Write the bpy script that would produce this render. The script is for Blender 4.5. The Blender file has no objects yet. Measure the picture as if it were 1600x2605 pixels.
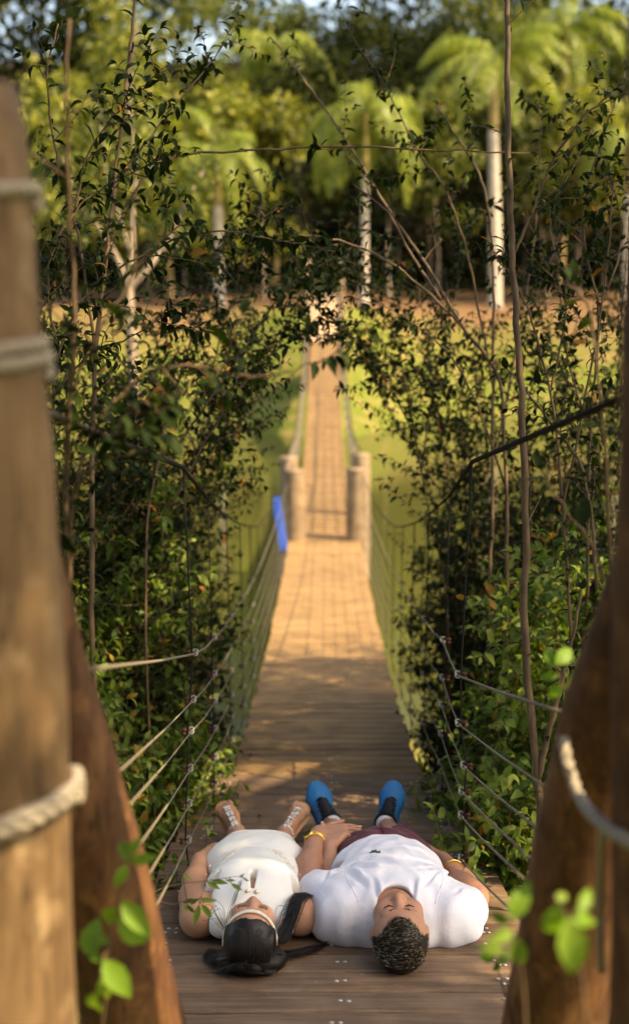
import bpy, math, random
import numpy as np
from mathutils import Vector, Matrix

# ------------------------------------------------------------------ camera, sky, sun, exposure
SC = bpy.context.scene
COL = SC.collection
FPX, CX, CY = 2990.0, 800.0, 1302.5            # photo pixels (1600 x 2605)
PITCH = math.radians(10.5)
CP, SP = math.cos(PITCH), math.sin(PITCH)
cam_data = bpy.data.cameras.new('camera')
cam = bpy.data.objects.new('camera', cam_data)
COL.objects.link(cam)
cam.location = (0, 0, 0)
cam.rotation_euler = (math.radians(90) - PITCH, 0, 0)
cam_data.sensor_fit = 'VERTICAL'
cam_data.sensor_height = 36.0
cam_data.lens = 36.0 * FPX / 2605.0
cam_data.clip_start = 0.05
cam_data.clip_end = 1500
cam_data.dof.use_dof = True
cam_data.dof.focus_distance = 4.15
cam_data.dof.aperture_fstop = 1.45
cam_data.dof.aperture_blades = 9
SC.camera = cam
SC.view_settings.view_transform = 'Standard'
SC.view_settings.look = 'None'
SC.view_settings.exposure = 1.68
SC.view_settings.gamma = 1.0
SC.view_settings.use_curve_mapping = False
try:
    SC.view_settings.use_white_balance = True          # a camera set for open shade
    SC.view_settings.white_balance_temperature = 8200
    SC.view_settings.white_balance_tint = 10
except Exception:
    pass
SUN = Vector((0.60, -0.24, 0.76)).normalized()   # towards the sun: behind the camera, to the right
world = bpy.data.worlds.new('World')
SC.world = world
world.use_nodes = True
wn = world.node_tree
sky = wn.nodes.new('ShaderNodeTexSky')
sky.sky_type = 'NISHITA'
sky.sun_disc = False
sky.sun_elevation = math.asin(SUN.z)
sky.sun_rotation = math.atan2(SUN.x, SUN.y)
sky.dust_density = 2.5
sky.air_density = 1.0
wn.links.new(sky.outputs[0], wn.nodes['Background'].inputs[0])
wn.nodes['Background'].inputs[1].default_value = 0.14
sun_data = bpy.data.lights.new('sun', 'SUN')
sun_data.energy = 3.5
sun_data.angle = math.radians(0.53)
sun_data.color = (1.0, 0.86, 0.64)
sun = bpy.data.objects.new('sun', sun_data)
COL.objects.link(sun)
sun.rotation_euler = SUN.to_track_quat('Z', 'Y').to_euler()
try:
    SC.cycles.use_denoising = True
    SC.cycles.max_bounces = 8
    SC.cycles.transparent_max_bounces = 8
    SC.cycles.sample_clamp_indirect = 6
except Exception:
    pass

# ------------------------------------------------------------------ helpers
def P(x, y, d):
    """photo pixel + depth along the view axis -> world point"""
    u = (x - CX) / FPX * d
    v = -(y - CY) / FPX * d
    return Vector((u, d * CP + v * SP, -d * SP + v * CP))

def project(p):
    d = p[1] * CP - p[2] * SP
    v = p[1] * SP + p[2] * CP
    return CX + p[0] / d * FPX, CY - v / d * FPX, d

def tag(o, label=None, cat=None, group=None, kind=None):
    if label: o['label'] = label
    if cat: o['category'] = cat
    if group: o['group'] = group
    if kind: o['kind'] = kind
    return o

def mesh_np(name, V, faces, smooth=True):
    """faces: list of numpy int arrays (n,k)"""
    me = bpy.data.meshes.new(name)
    V = np.asarray(V, dtype=np.float32)
    faces = [np.asarray(f, dtype=np.int32) for f in faces if len(f)]
    nl = sum(f.size for f in faces)
    nf = sum(len(f) for f in faces)
    me.vertices.add(len(V))
    me.vertices.foreach_set('co', V.ravel())
    me.loops.add(nl)
    me.loops.foreach_set('vertex_index', np.concatenate([f.ravel() for f in faces]))
    me.polygons.add(nf)
    tot = np.concatenate([np.full(len(f), f.shape[1], dtype=np.int32) for f in faces])
    st = np.concatenate([[0], np.cumsum(tot)[:-1]]).astype(np.int32)
    me.polygons.foreach_set('loop_start', st)
    me.polygons.foreach_set('loop_total', tot)
    me.polygons.foreach_set('use_smooth', np.full(nf, smooth, dtype=bool))
    me.update(calc_edges=True)
    me.validate()
    return me

def link(name, me, mat=None, parent=None, **kw):
    o = bpy.data.objects.new(name, me)
    COL.objects.link(o)
    if mat is not None and me is not None and len(me.materials) == 0:
        me.materials.append(mat)
    if parent is not None:
        o.parent = parent
    tag(o, **kw)
    return o

def empty(name, loc=(0, 0, 0), **kw):
    o = bpy.data.objects.new(name, None)
    COL.objects.link(o)
    o.location = loc
    o.empty_display_size = 0.1
    tag(o, **kw)
    return o

class MB:
    """collects geometry; build() makes one mesh object"""
    def __init__(s):
        s.v = []; s.q = []; s.t = []; s.n = 0
    def add(s, V, quads=None, tris=None):
        V = np.asarray(V, dtype=np.float32)
        if quads is not None and len(quads): s.q.append(np.asarray(quads, dtype=np.int32) + s.n)
        if tris is not None and len(tris): s.t.append(np.asarray(tris, dtype=np.int32) + s.n)
        s.v.append(V); s.n += len(V)
    def tube(s, pts, radii, sides=6, caps=True):
        pts = np.asarray([tuple(p) for p in pts], dtype=np.float64)
        n = len(pts)
        if np.isscalar(radii): radii = [radii] * n
        T = np.gradient(pts, axis=0)
        T /= np.linalg.norm(T, axis=1)[:, None] + 1e-12
        ref = np.array([0.31, 0.87, 0.38]) if abs(T[0][1]) < 0.9 else np.array([0.9, 0.1, 0.42])
        A = np.cross(T, ref); A /= np.linalg.norm(A, axis=1)[:, None] + 1e-12
        B = np.cross(T, A)
        ang = np.arange(sides) * 2 * np.pi / sides
        R = np.asarray(radii)[:, None, None]
        V = pts[:, None, :] + R * (np.cos(ang)[None, :, None] * A[:, None, :] + np.sin(ang)[None, :, None] * B[:, None, :])
        V = V.reshape(-1, 3)
        i = np.arange(n - 1)[:, None] * sides
        k = np.arange(sides)[None, :]
        k2 = (k + 1) % sides
        Q = np.stack([i + k, i + k2, i + sides + k2, i + sides + k], -1).reshape(-1, 4)
        tr = []
        if caps:
            base = len(V)
            V = np.vstack([V, pts[0], pts[-1]])
            for a in range(sides):
                b = (a + 1) % sides
                tr.append((base, b, a)); tr.append((base + 1, (n - 1) * sides + a, (n - 1) * sides + b))
        s.add(V, Q, tr)
    def box(s, lo, hi):
        x0, y0, z0 = lo; x1, y1, z1 = hi
        s.add([(x0,y0,z0),(x1,y0,z0),(x1,y1,z0),(x0,y1,z0),(x0,y0,z1),(x1,y0,z1),(x1,y1,z1),(x0,y1,z1)],
              [(0,3,2,1),(4,5,6,7),(0,1,5,4),(1,2,6,5),(2,3,7,6),(3,0,4,7)])
    def ball(s, c, r, nu=8, nv=5):
        r = (r, r, r) if np.isscalar(r) else r
        V = [(c[0], c[1], c[2] + r[2])]
        for j in range(1, nv):
            th = math.pi * j / nv
            for i in range(nu):
                ph = 2 * math.pi * i / nu
                V.append((c[0] + r[0]*math.sin(th)*math.cos(ph), c[1] + r[1]*math.sin(th)*math.sin(ph), c[2] + r[2]*math.cos(th)))
        V.append((c[0], c[1], c[2] - r[2]))
        q = []; t = []
        for i in range(nu):
            t.append((0, 1 + i, 1 + (i + 1) % nu))
            for j in range(nv - 2):
                a = 1 + j*nu + i; b = 1 + j*nu + (i + 1) % nu
                q.append((a, a + nu, b + nu, b))
            t.append((len(V) - 1, 1 + (nv-2)*nu + (i + 1) % nu, 1 + (nv-2)*nu + i))
        s.add(V, q, t)
    def ring(s, c, ax1, ax2, R, r, n=20, m=6):
        c = np.array(tuple(c)); ax1 = np.array(tuple(ax1)); ax2 = np.array(tuple(ax2))
        nn = np.cross(ax1, ax2); nn = nn / np.linalg.norm(nn)
        V = []; q = []
        for i in range(n):
            a = 2*math.pi*i/n
            d = math.cos(a)*ax1 + math.sin(a)*ax2
            dn = d/np.linalg.norm(d)
            for j in range(m):
                b = 2*math.pi*j/m
                V.append(c + d*R + r*(math.cos(b)*dn + math.sin(b)*nn))
                q.append((i*m+j, ((i+1)%n)*m+j, ((i+1)%n)*m+(j+1)%m, i*m+(j+1)%m))
        s.add(V, q)
    def mesh(s, name, smooth=True):
        return mesh_np(name, np.vstack(s.v), ([np.vstack(s.q)] if s.q else []) + ([np.vstack(s.t)] if s.t else []), smooth)
    def build(s, name, mat, parent=None, smooth=True, **kw):
        return link(name, s.mesh(name, smooth), mat, parent, **kw)

def catmull(pts, n=6):
    p = [Vector(q) for q in pts]
    p = [p[0]*2 - p[1]] + p + [p[-1]*2 - p[-2]]
    out = []
    for i in range(1, len(p) - 2):
        for k in range(n):
            t = k / n
            a, b, c, d = p[i-1], p[i], p[i+1], p[i+2]
            out.append(0.5*((2*b) + (c-a)*t + (2*a-5*b+4*c-d)*t*t + (3*b-a-3*c+d)*t*t*t))
    out.append(p[-2])
    return out

# ------------------------------------------------------------------ materials
def new_mat(name):
    m = bpy.data.materials.new(name)
    m.use_nodes = True
    nt = m.node_tree
    return m, nt, nt.nodes['Principled BSDF'], nt.nodes['Material Output']

def N(nt, t, **inputs):
    n = nt.nodes.new(t)
    for k, v in inputs.items():
        if k in n.inputs.keys(): n.inputs[k].default_value = v
    return n

def ramp(nt, src, stops):
    r = nt.nodes.new('ShaderNodeValToRGB')
    e = r.color_ramp.elements
    while len(e) > 2: e.remove(e[-1])
    while len(e) < len(stops): e.new(0.5)
    for el, (pos, col) in zip(e, stops):
        el.position = pos; el.color = (*col, 1)
    nt.links.new(src, r.inputs[0])
    return r.outputs[0]

def noise(nt, vec, scale, detail=4, rough=0.6, dist=0.0):
    n = nt.nodes.new('ShaderNodeTexNoise')
    n.inputs['Scale'].default_value = scale
    n.inputs['Detail'].default_value = detail
    n.inputs['Roughness'].default_value = rough
    n.inputs['Distortion'].default_value = dist
    nt.links.new(vec, n.inputs['Vector'])
    return n.outputs[0]

def coords(nt, scale=(1, 1, 1), rnd=False, kind='Object'):
    tc = nt.nodes.new('ShaderNodeTexCoord')
    mp = nt.nodes.new('ShaderNodeMapping')
    mp.inputs['Scale'].default_value = scale
    nt.links.new(tc.outputs[kind], mp.inputs['Vector'])
    if rnd:
        oi = nt.nodes.new('ShaderNodeObjectInfo')
        mu = nt.nodes.new('ShaderNodeVectorMath'); mu.operation = 'SCALE'
        mu.inputs[0].default_value = (37.0, 91.0, 53.0)
        nt.links.new(oi.outputs['Random'], mu.inputs['Scale'])
        nt.links.new(mu.outputs[0], mp.inputs['Location'])
    return mp.outputs[0]

def bump(nt, bsdf, h, strength=0.3, dist=0.01):
    b = nt.nodes.new('ShaderNodeBump')
    b.inputs['Strength'].default_value = strength
    b.inputs['Distance'].default_value = dist
    nt.links.new(h, b.inputs['Height'])
    nt.links.new(b.outputs[0], bsdf.inputs['Normal'])

def mixc(nt, fac, a, b, mode='MIX'):
    m = nt.nodes.new('ShaderNodeMix'); m.data_type = 'RGBA'; m.blend_type = mode
    for sock, val in ((m.inputs[0], fac), (m.inputs[6], a), (m.inputs[7], b)):
        if hasattr(val, 'links'): nt.links.new(val, sock)
        elif isinstance(val, (tuple, list)): sock.default_value = (*val, 1)
        else: sock.default_value = val
    return m.outputs[2]

def simple(name, col, rough=0.6, metal=0.0, spec=0.5, bump_scale=None, bump_str=0.2, var=0.0):
    m, nt, b, o = new_mat(name)
    b.inputs['Base Color'].default_value = (*col, 1)
    b.inputs['Roughness'].default_value = rough
    b.inputs['Metallic'].default_value = metal
    b.inputs['Specular IOR Level'].default_value = spec
    if bump_scale or var:
        v = coords(nt)
        n = noise(nt, v, bump_scale or 20)
        if bump_scale: bump(nt, b, n, bump_str, 0.004)
        if var:
            c = mixc(nt, n, tuple(x*(1-var) for x in col), tuple(min(1, x*(1+var)) for x in col))
            nt.links.new(c, b.inputs['Base Color'])
    return m

def leaf_mat(name, stops, rough=0.48, trans=0.32, tint=(1.25, 1.35, 0.55), spec=0.25):
    """a leaf: reflecting + letting light through; each leaf (island) its own tone"""
    m, nt, b, o = new_mat(name)
    g = nt.nodes.new('ShaderNodeNewGeometry')
    oi = nt.nodes.new('ShaderNodeObjectInfo')
    ad = nt.nodes.new('ShaderNodeMath'); ad.operation = 'ADD'
    fr = nt.nodes.new('ShaderNodeMath'); fr.operation = 'FRACT'
    nt.links.new(g.outputs['Random Per Island'], ad.inputs[0])
    nt.links.new(oi.outputs['Random'], ad.inputs[1])
    nt.links.new(ad.outputs[0], fr.inputs[0])
    c = ramp(nt, fr.outputs[0], stops)
    v = coords(nt)
    n = noise(nt, v, 35, 3)
    c = mixc(nt, 0.35, c, ramp(nt, n, [(0.3, (0.35, 0.35, 0.35)), (0.7, (1, 1, 1))]), 'MULTIPLY')
    nt.links.new(c, b.inputs['Base Color'])
    b.inputs['Roughness'].default_value = rough
    b.inputs['Specular IOR Level'].default_value = spec
    tr = nt.nodes.new('ShaderNodeBsdfTranslucent')
    nt.links.new(mixc(nt, 1.0, c, tint, 'MULTIPLY'), tr.inputs['Color'])
    mx = nt.nodes.new('ShaderNodeMixShader'); mx.inputs[0].default_value = trans
    nt.links.new(b.outputs[0], mx.inputs[1]); nt.links.new(tr.outputs[0], mx.inputs[2])
    nt.links.new(mx.outputs[0], o.inputs['Surface'])
    return m

def wood_mat(name, stops, grain=(1.2, 26, 26), rough=0.72, bstr=0.35, spots=None, rnd=True, mott=None, cracks=None):
    m, nt, b, o = new_mat(name)
    v = coords(nt, grain, rnd)
    n1 = noise(nt, v, 2.2, 8, 0.62, 0.5)
    c = ramp(nt, n1, stops)
    v2 = coords(nt, (2.0, 2.0, 2.0), rnd)
    n2 = noise(nt, v2, 2.3, 5, 0.6)
    c = mixc(nt, 0.75, c, ramp(nt, n2, [(0.28, (0.42, 0.40, 0.38)), (0.62, (1, 1, 1))]), 'MULTIPLY')
    if rnd:
        oi = nt.nodes.new('ShaderNodeObjectInfo')
        c = mixc(nt, 0.55, c, ramp(nt, oi.outputs['Random'], [(0, (0.62, 0.58, 0.56)), (0.5, (0.95, 0.92, 0.9)), (1, (1.0, 1.0, 1.0))]), 'MULTIPLY')
    if mott:
        n4 = noise(nt, coords(nt, (1, 1, 0.6), rnd), mott[0], 4, 0.65, 0.6)
        c = mixc(nt, ramp(nt, n4, [(0.42, (0, 0, 0)), (0.66, (1, 1, 1))]), c, mott[1])
        n5 = noise(nt, coords(nt, (1.3, 1.3, 1), rnd), mott[0]*1.7, 3, 0.6)
        c = mixc(nt, ramp(nt, n5, [(0.55, (0, 0, 0)), (0.75, (0.85, 0.85, 0.85))]), c, mott[2])
    if cracks:
        n6 = noise(nt, coords(nt, cracks, rnd), 3.0, 3, 0.5)
        cr = ramp(nt, n6, [(0.485, (1, 1, 1)), (0.5, (0.25, 0.22, 0.2)), (0.515, (1, 1, 1))])
        c = mixc(nt, 0.8, c, cr, 'MULTIPLY')
    if spots:
        n3 = noise(nt, coords(nt, (1, 1, 1), rnd), 60, 2)
        c = mixc(nt, ramp(nt, n3, [(0.72, (0, 0, 0)), (0.76, (1, 1, 1))]), c, spots)
    nt.links.new(c, b.inputs['Base Color'])
    b.inputs['Roughness'].default_value = rough
    b.inputs['Specular IOR Level'].default_value = 0.3
    bump(nt, b, n1, bstr, 0.004)
    return m

M = {}
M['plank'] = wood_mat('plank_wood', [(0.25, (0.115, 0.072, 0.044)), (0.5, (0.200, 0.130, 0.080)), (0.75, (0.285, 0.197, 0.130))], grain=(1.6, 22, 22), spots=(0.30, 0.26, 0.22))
M['plank_far'] = wood_mat('sunlit_plank_wood', [(0.25, (0.17, 0.100, 0.042)), (0.5, (0.30, 0.182, 0.076)), (0.75, (0.39, 0.255, 0.115))], grain=(1.6, 22, 22))  # lit copy of the plank wood: golden sunlight put into the colour
M['post_pale'] = wood_mat('pale_log_wood', [(0.2, (0.09, 0.048, 0.022)), (0.5, (0.22, 0.135, 0.066)), (0.8, (0.34, 0.225, 0.12))], grain=(9, 9, 0.9), bstr=0.3, mott=(5, (0.12, 0.068, 0.032), (0.36, 0.25, 0.135)), cracks=(7, 7, 0.35))
M['post_red'] = wood_mat('red_brown_log_wood', [(0.2, (0.045, 0.018, 0.009)), (0.5, (0.17, 0.075, 0.030)), (0.8, (0.27, 0.145, 0.065))], grain=(7, 7, 2.2), bstr=0.5, mott=(11, (0.055, 0.022, 0.010), (0.25, 0.115, 0.040)), cracks=(6, 6, 0.5))
M['post_dark'] = wood_mat('dark_log_wood', [(0.2, (0.02, 0.012, 0.008)), (0.5, (0.05, 0.032, 0.022)), (0.8, (0.09, 0.06, 0.04))], grain=(9, 9, 0.9))
M['post_pier'] = wood_mat('weathered_pier_wood', [(0.2, (0.14, 0.09, 0.05)), (0.5, (0.30, 0.21, 0.125)), (0.8, (0.40, 0.30, 0.19))], grain=(9, 9, 0.9))
M['rope'] = simple('rope_fibre', (0.15, 0.122, 0.082), 0.85, bump_scale=300, bump_str=0.5)
M['cable'] = simple('dark_cable', (0.018, 0.016, 0.014), 0.9, spec=0.1)
M['strap'] = simple('white_strap', (0.29, 0.245, 0.185), 0.8, bump_scale=120, bump_str=0.4, var=0.25)
M['clip'] = simple('clip_steel', (0.40, 0.38, 0.35), 0.5, metal=0.7)
M['rust'] = simple('rusty_nut', (0.085, 0.022, 0.012), 0.8, bump_scale=200, var=0.4)
M['bolt'] = simple('bolt_head', (0.52, 0.50, 0.47), 0.45, metal=0.6, bump_scale=150, var=0.3)
M['bark'] = wood_mat('twig_bark', [(0.2, (0.045, 0.027, 0.014)), (0.5, (0.13, 0.082, 0.044)), (0.8, (0.24, 0.165, 0.095))], grain=(14, 14, 3), bstr=0.4)
M['bark_dark'] = wood_mat('dark_bark', [(0.2, (0.02, 0.013, 0.008)), (0.5, (0.06, 0.04, 0.025)), (0.8, (0.11, 0.075, 0.045))], grain=(8, 8, 2), bstr=0.4)
M['bark_pale'] = wood_mat('pale_bark', [(0.2, (0.12, 0.085, 0.055)), (0.5, (0.33, 0.26, 0.18)), (0.8, (0.52, 0.44, 0.33))], grain=(6, 6, 3), bstr=0.3)
M['whitewash'] = wood_mat('whitewashed_bark', [(0.25, (0.22, 0.17, 0.12)), (0.42, (0.50, 0.43, 0.34)), (0.8, (0.66, 0.60, 0.51))], grain=(4, 4, 4), bstr=0.2)
M['shaft'] = wood_mat('palm_crownshaft', [(0.2, (0.30, 0.23, 0.075)), (0.5, (0.42, 0.32, 0.12)), (0.8, (0.50, 0.40, 0.18))], grain=(3, 3, 0.6), bstr=0.1)
M['palm_trunk'] = wood_mat('palm_trunk', [(0.2, (0.16, 0.11, 0.045)), (0.5, (0.30, 0.22, 0.09)), (0.8, (0.38, 0.30, 0.15))], grain=(3, 3, 8), bstr=0.3)
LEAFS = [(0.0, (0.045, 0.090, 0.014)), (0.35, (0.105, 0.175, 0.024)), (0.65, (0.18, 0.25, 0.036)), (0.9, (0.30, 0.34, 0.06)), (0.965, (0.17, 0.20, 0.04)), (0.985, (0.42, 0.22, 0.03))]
M['leaf'] = leaf_mat('shrub_leaf', LEAFS, trans=0.4)  # greens raised: sun filtering onto the low shrubs put into the colour
M['leaf_dark'] = leaf_mat('shaded_shrub_leaf', [(0.0, (0.005, 0.011, 0.002)), (0.5, (0.010, 0.021, 0.0035)), (0.88, (0.026, 0.044, 0.007)), (0.975, (0.06, 0.08, 0.012)), (0.993, (0.36, 0.14, 0.03))], rough=0.6, spec=0.08, trans=0.25)  # shaded copy of the shrub leaf: darkness inside the bushes put into the colour
M['leaf_bright'] = leaf_mat('young_bright_leaf', [(0.0, (0.12, 0.24, 0.025)), (0.6, (0.20, 0.34, 0.04)), (1.0, (0.28, 0.40, 0.06))], trans=0.4)
M['leaf_twig'] = leaf_mat('small_twig_leaf', [(0.0, (0.07, 0.14, 0.02)), (0.6, (0.13, 0.22, 0.03)), (1.0, (0.22, 0.28, 0.05))], trans=0.3)
M['leaf_dry'] = leaf_mat('dry_leaf', [(0.0, (0.33, 0.12, 0.025)), (0.6, (0.44, 0.20, 0.04)), (1.0, (0.30, 0.10, 0.03))], trans=0.15, tint=(1, 0.8, 0.5))
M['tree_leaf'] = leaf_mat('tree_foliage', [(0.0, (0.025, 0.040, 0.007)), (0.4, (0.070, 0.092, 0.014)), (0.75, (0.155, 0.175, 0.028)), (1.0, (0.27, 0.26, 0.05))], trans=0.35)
M['tree_leaf_sun'] = leaf_mat('sunlit_tree_foliage', [(0.0, (0.05, 0.065, 0.010)), (0.35, (0.13, 0.15, 0.020)), (0.7, (0.26, 0.27, 0.040)), (1.0, (0.44, 0.40, 0.09))], trans=0.35)  # lit copy of the tree foliage: sunshine on the crowns put into the colour
M['tree_leaf_dark'] = leaf_mat('shaded_tree_foliage', [(0.0, (0.006, 0.010, 0.002)), (0.5, (0.017, 0.026, 0.005)), (1.0, (0.075, 0.085, 0.015))], trans=0.2, spec=0.08, rough=0.6)  # shaded copy of the tree foliage: gloom of the grove put into the colour
M['deep'] = leaf_mat('deep_shade_foliage', [(0.0, (0.003, 0.004, 0.0015)), (0.6, (0.007, 0.009, 0.003)), (1.0, (0.022, 0.020, 0.007))], trans=0.1, spec=0.05, rough=0.8)  # near-black leaves: deep shade at the back is painted into them
M['tree_leaf_dry'] = leaf_mat('dry_tree_foliage', [(0.0, (0.12, 0.085, 0.03)), (0.5, (0.24, 0.17, 0.06)), (1.0, (0.34, 0.26, 0.10))], trans=0.3, tint=(1.1, 1.0, 0.6))
M['palm_leaf'] = leaf_mat('palm_frond_leaf', [(0.0, (0.08, 0.12, 0.015)), (0.5, (0.20, 0.25, 0.035)), (1.0, (0.40, 0.42, 0.10))], trans=0.35, rough=0.35)

# ------------------------------------------------------------------ the ground, the lake, the path
WATER = -4.9
DECK_PTS = [(-3, -0.855), (0, -1.455), (6, -2.655), (7.5, -2.905), (9.2, -3.12), (11, -3.30), (14, -3.54), (17.6, -3.72),
            (20.0, -3.74), (23.5, -3.95), (27, -3.98), (31, -3.66), (36, -2.98), (40, -2.32), (44, -1.60)]
_dy = np.array([p[0] for p in DECK_PTS]); _dz = np.array([p[1] for p in DECK_PTS])
def deck_z(Y):
    if Y <= 6: return -1.455 - 0.2 * Y
    # smooth the polyline a little
    return float(np.mean([np.interp(Y + o, _dy, _dz) for o in (-0.8, -0.4, 0, 0.4, 0.8)]))
def axis_x(Y): return 0.02 + 0.0075 * Y

def ground_z(x, y):
    near = -2.25 - 0.21 * y - 0.05 * abs(x)
    near = np.where(y < 0, -2.25 - 0.12 * y - 0.05 * np.abs(x), near)
    near = np.where(y > 12.5, -4.875 - 0.30 * (y - 12.5), near)
    shore = 47 - 7.5 * np.exp(-((x - 0.4) / 3.2) ** 2) + 1.2 * np.sin(x * 0.21 + 0.5)
    t = y - shore
    far = -4.9 + np.where(t < 0, 0.25 * t, 0.36 * np.minimum(t, 11.5) + 0.055 * np.maximum(t - 11.5, 0))
    far = far + 0.55 * np.clip(y - 104, 0, 45)  # hill added behind the grove to block sky light between the trunks
    far = far + 0.10 * np.sin(x * 0.7) * np.sin(y * 0.5)
    near = near + 0.05 * np.sin(x * 2.3 + 1) * np.sin(y * 1.9)
    return np.maximum(np.maximum(near, far), -7.0)

def terrain():
    xs = np.concatenate([[-900, -400, -200, -120], np.linspace(-70, 70, 141), [120, 200, 400, 900]])
    ys = np.concatenate([[-900, -300, -100, -40, -20], np.linspace(-10, 20, 76)[:-1], np.linspace(20, 90, 141), [120, 160, 240, 500, 1000]])
    X, Y = np.meshgrid(xs, ys, indexing='ij')
    Z = ground_z(X, Y)
    V = np.stack([X, Y, Z], -1).reshape(-1, 3)
    nx, ny = len(xs), len(ys)
    i = np.arange(nx - 1)[:, None] * ny; j = np.arange(ny - 1)[None, :]
    Q = np.stack([i + j, i + ny + j, i + ny + j + 1, i + j + 1], -1).reshape(-1, 4)
    m, nt, b, o = new_mat('ground_earth_and_grass')
    v = coords(nt)
    big = noise(nt, v, 0.22, 4, 0.6)
    fine = noise(nt, v, 9.0, 6, 0.7)
    mid = noise(nt, v, 1.3, 5, 0.65)
    grass = ramp(nt, fine, [(0.25, (0.055, 0.075, 0.012)), (0.5, (0.105, 0.125, 0.020)), (0.8, (0.18, 0.185, 0.038))])
    grass = mixc(nt, ramp(nt, mid, [(0.5, (0, 0, 0)), (0.68, (1, 1, 1))]), grass, (0.24, 0.165, 0.065))
    earth = ramp(nt, fine, [(0.25, (0.06, 0.030, 0.016)), (0.5, (0.15, 0.085, 0.042)), (0.8, (0.27, 0.17, 0.09))])
    # grass belongs to the bank between the lake and the grove; earth and leaf litter beyond
    tc = nt.nodes.new('ShaderNodeTexCoord')
    sep = nt.nodes.new('ShaderNodeSeparateXYZ'); nt.links.new(tc.outputs['Object'], sep.inputs[0])
    wob = nt.nodes.new('ShaderNodeMath'); wob.operation = 'MULTIPLY_ADD'
    nt.links.new(big, wob.inputs[0]); wob.inputs[1].default_value = 14.0; nt.links.new(sep.outputs[1], wob.inputs[2])
    mp = nt.nodes.new('ShaderNodeMapRange'); mp.inputs[1].default_value = 59.5; mp.inputs[2].default_value = 65
    nt.links.new(wob.outputs[0], mp.inputs[0])
    c = mixc(nt, mp.outputs[0], grass, earth)
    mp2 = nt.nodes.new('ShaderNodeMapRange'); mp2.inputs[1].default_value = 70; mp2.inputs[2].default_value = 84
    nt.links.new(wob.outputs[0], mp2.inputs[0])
    c = mixc(nt, mp2.outputs[0], c, (0.022, 0.016, 0.008))      # near-black floor: the grove's shade put into the ground colour
    nt.links.new(c, b.inputs['Base Color'])
    b.inputs['Roughness'].default_value = 0.95
    b.inputs['Specular IOR Level'].default_value = 0.1
    bump(nt, b, fine, 0.7, 0.05)
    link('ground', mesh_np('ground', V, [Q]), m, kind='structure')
terrain()

def lake():
    m, nt, b, o = new_mat('lake_water')
    b.inputs['Base Color'].default_value = (0.060, 0.062, 0.016, 1)
    b.inputs['Roughness'].default_value = 0.06
    b.inputs['IOR'].default_value = 1.33
    v = coords(nt, (1.0, 2.4, 1.0))
    n = noise(nt, v, 1.6, 3, 0.5)
    bump(nt, b, n, 0.10, 0.05)
    mb = MB()
    xs = [-300, -60, -20, 0, 20, 60, 300]; ys = [10.5, 20, 30, 40, 50.5]
    V = [(x, y, WATER) for x in xs for y in ys]
    Q = [(i*5+j, (i+1)*5+j, (i+1)*5+j+1, i*5+j+1) for i in range(6) for j in range(4)]
    mb.add(V, Q)
    mb.build('lake', m, kind='structure')
lake()

def path():
    m, nt, b, o = new_mat('path_dirt')
    n = noise(nt, coords(nt), 7, 5)
    nt.links.new(ramp(nt, n, [(0.25, (0.20, 0.12, 0.065)), (0.7, (0.42, 0.29, 0.17))]), b.inputs['Base Color'])
    b.inputs['Roughness'].default_value = 0.95
    bump(nt, b, n, 0.5, 0.03)
    ys = np.linspace(43.2, 66, 47)
    V = []; Q = []
    for k, y in enumerate(ys):
        for j, o_ in enumerate((-0.75, -0.4, 0, 0.4, 0.75)):
            x = 0.35 + o_ * (1 + 0.12 * math.sin(y * 1.7 + j)) + max(0, y - 55) * 0.03
            g = float(ground_z(np.array(x), np.array(y)))
            if y < 45.5:
                g = max(g, deck_z(44) - 0.0 + (y - 44) * 0.10)
            V.append((x, y, g + 0.02 + 0.03 * (1 - (o_/0.75)**2)))
        if k:
            for j in range(4):
                a = (k-1)*5 + j
                Q.append((a, a+1, a+6, a+5))
    mb = MB(); mb.add(V, Q)
    mb.build('path', m, kind='structure')
path()

# ------------------------------------------------------------------ the footbridge
bridge = empty('footbridge', (0, 3.3, deck_z(3.3)), label='long wooden plank suspension footbridge with rope sides crossing the lake', cat='footbridge')
BI = Matrix.Translation(-bridge.location)
def bpart(mb, name, mat, parent=None, smooth=True, **kw):
    """geometry given in world coordinates, made a part of the bridge"""
    me = mb.mesh(name, smooth)
    if parent is None:
        me.transform(BI); return link(name, me, mat, bridge, **kw)
    me.transform(BI); return link(name, me, mat, parent, **kw)

rng = random.Random(7)
PW = 0.157
def plank_mesh(half, w, th, seed):
    r = random.Random(seed)
    n = 9; b = 0.006
    V = []; Q = []
    prof = [(-w/2, -th), (-w/2, -b), (-w/2 + b, 0), (w/2 - b, 0), (w/2, -b), (w/2, -th)]
    for i in range(n):
        x = -half + 2*half*i/(n-1)
        dz = r.uniform(-0.0016, 0.0016); e1 = r.uniform(-0.0022, 0.0022); e2 = r.uniform(-0.0022, 0.0022)
        for k, (py, pz) in enumerate(prof):
            V.append((x, py + (e1 if k < 3 else e2), pz + (dz if 0 < k < 5 else 0)))
    m_ = len(prof)
    for i in range(n - 1):
        for k in range(m_):
            a = i*m_ + k; c = i*m_ + (k+1) % m_
            Q.append((a, c, c + m_, a + m_))
    mb = MB(); mb.add(V, Q + [(5, 4, 1, 0), (4, 3, 2, 1), ((n-1)*m_, (n-1)*m_+1, (n-1)*m_+4, (n-1)*m_+5), ((n-1)*m_+1, (n-1)*m_+2, (n-1)*m_+3, (n-1)*m_+4)])
    return mb.mesh('plank', False)
wide = [plank_mesh(0.70, PW - 0.011, 0.035, s) for s in range(6)]
slim = [plank_mesh(0.545, PW - 0.018, 0.035, 10 + s) for s in range(6)]
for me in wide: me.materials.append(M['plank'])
for me in slim: me.materials.append(M['plank_far'])
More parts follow.
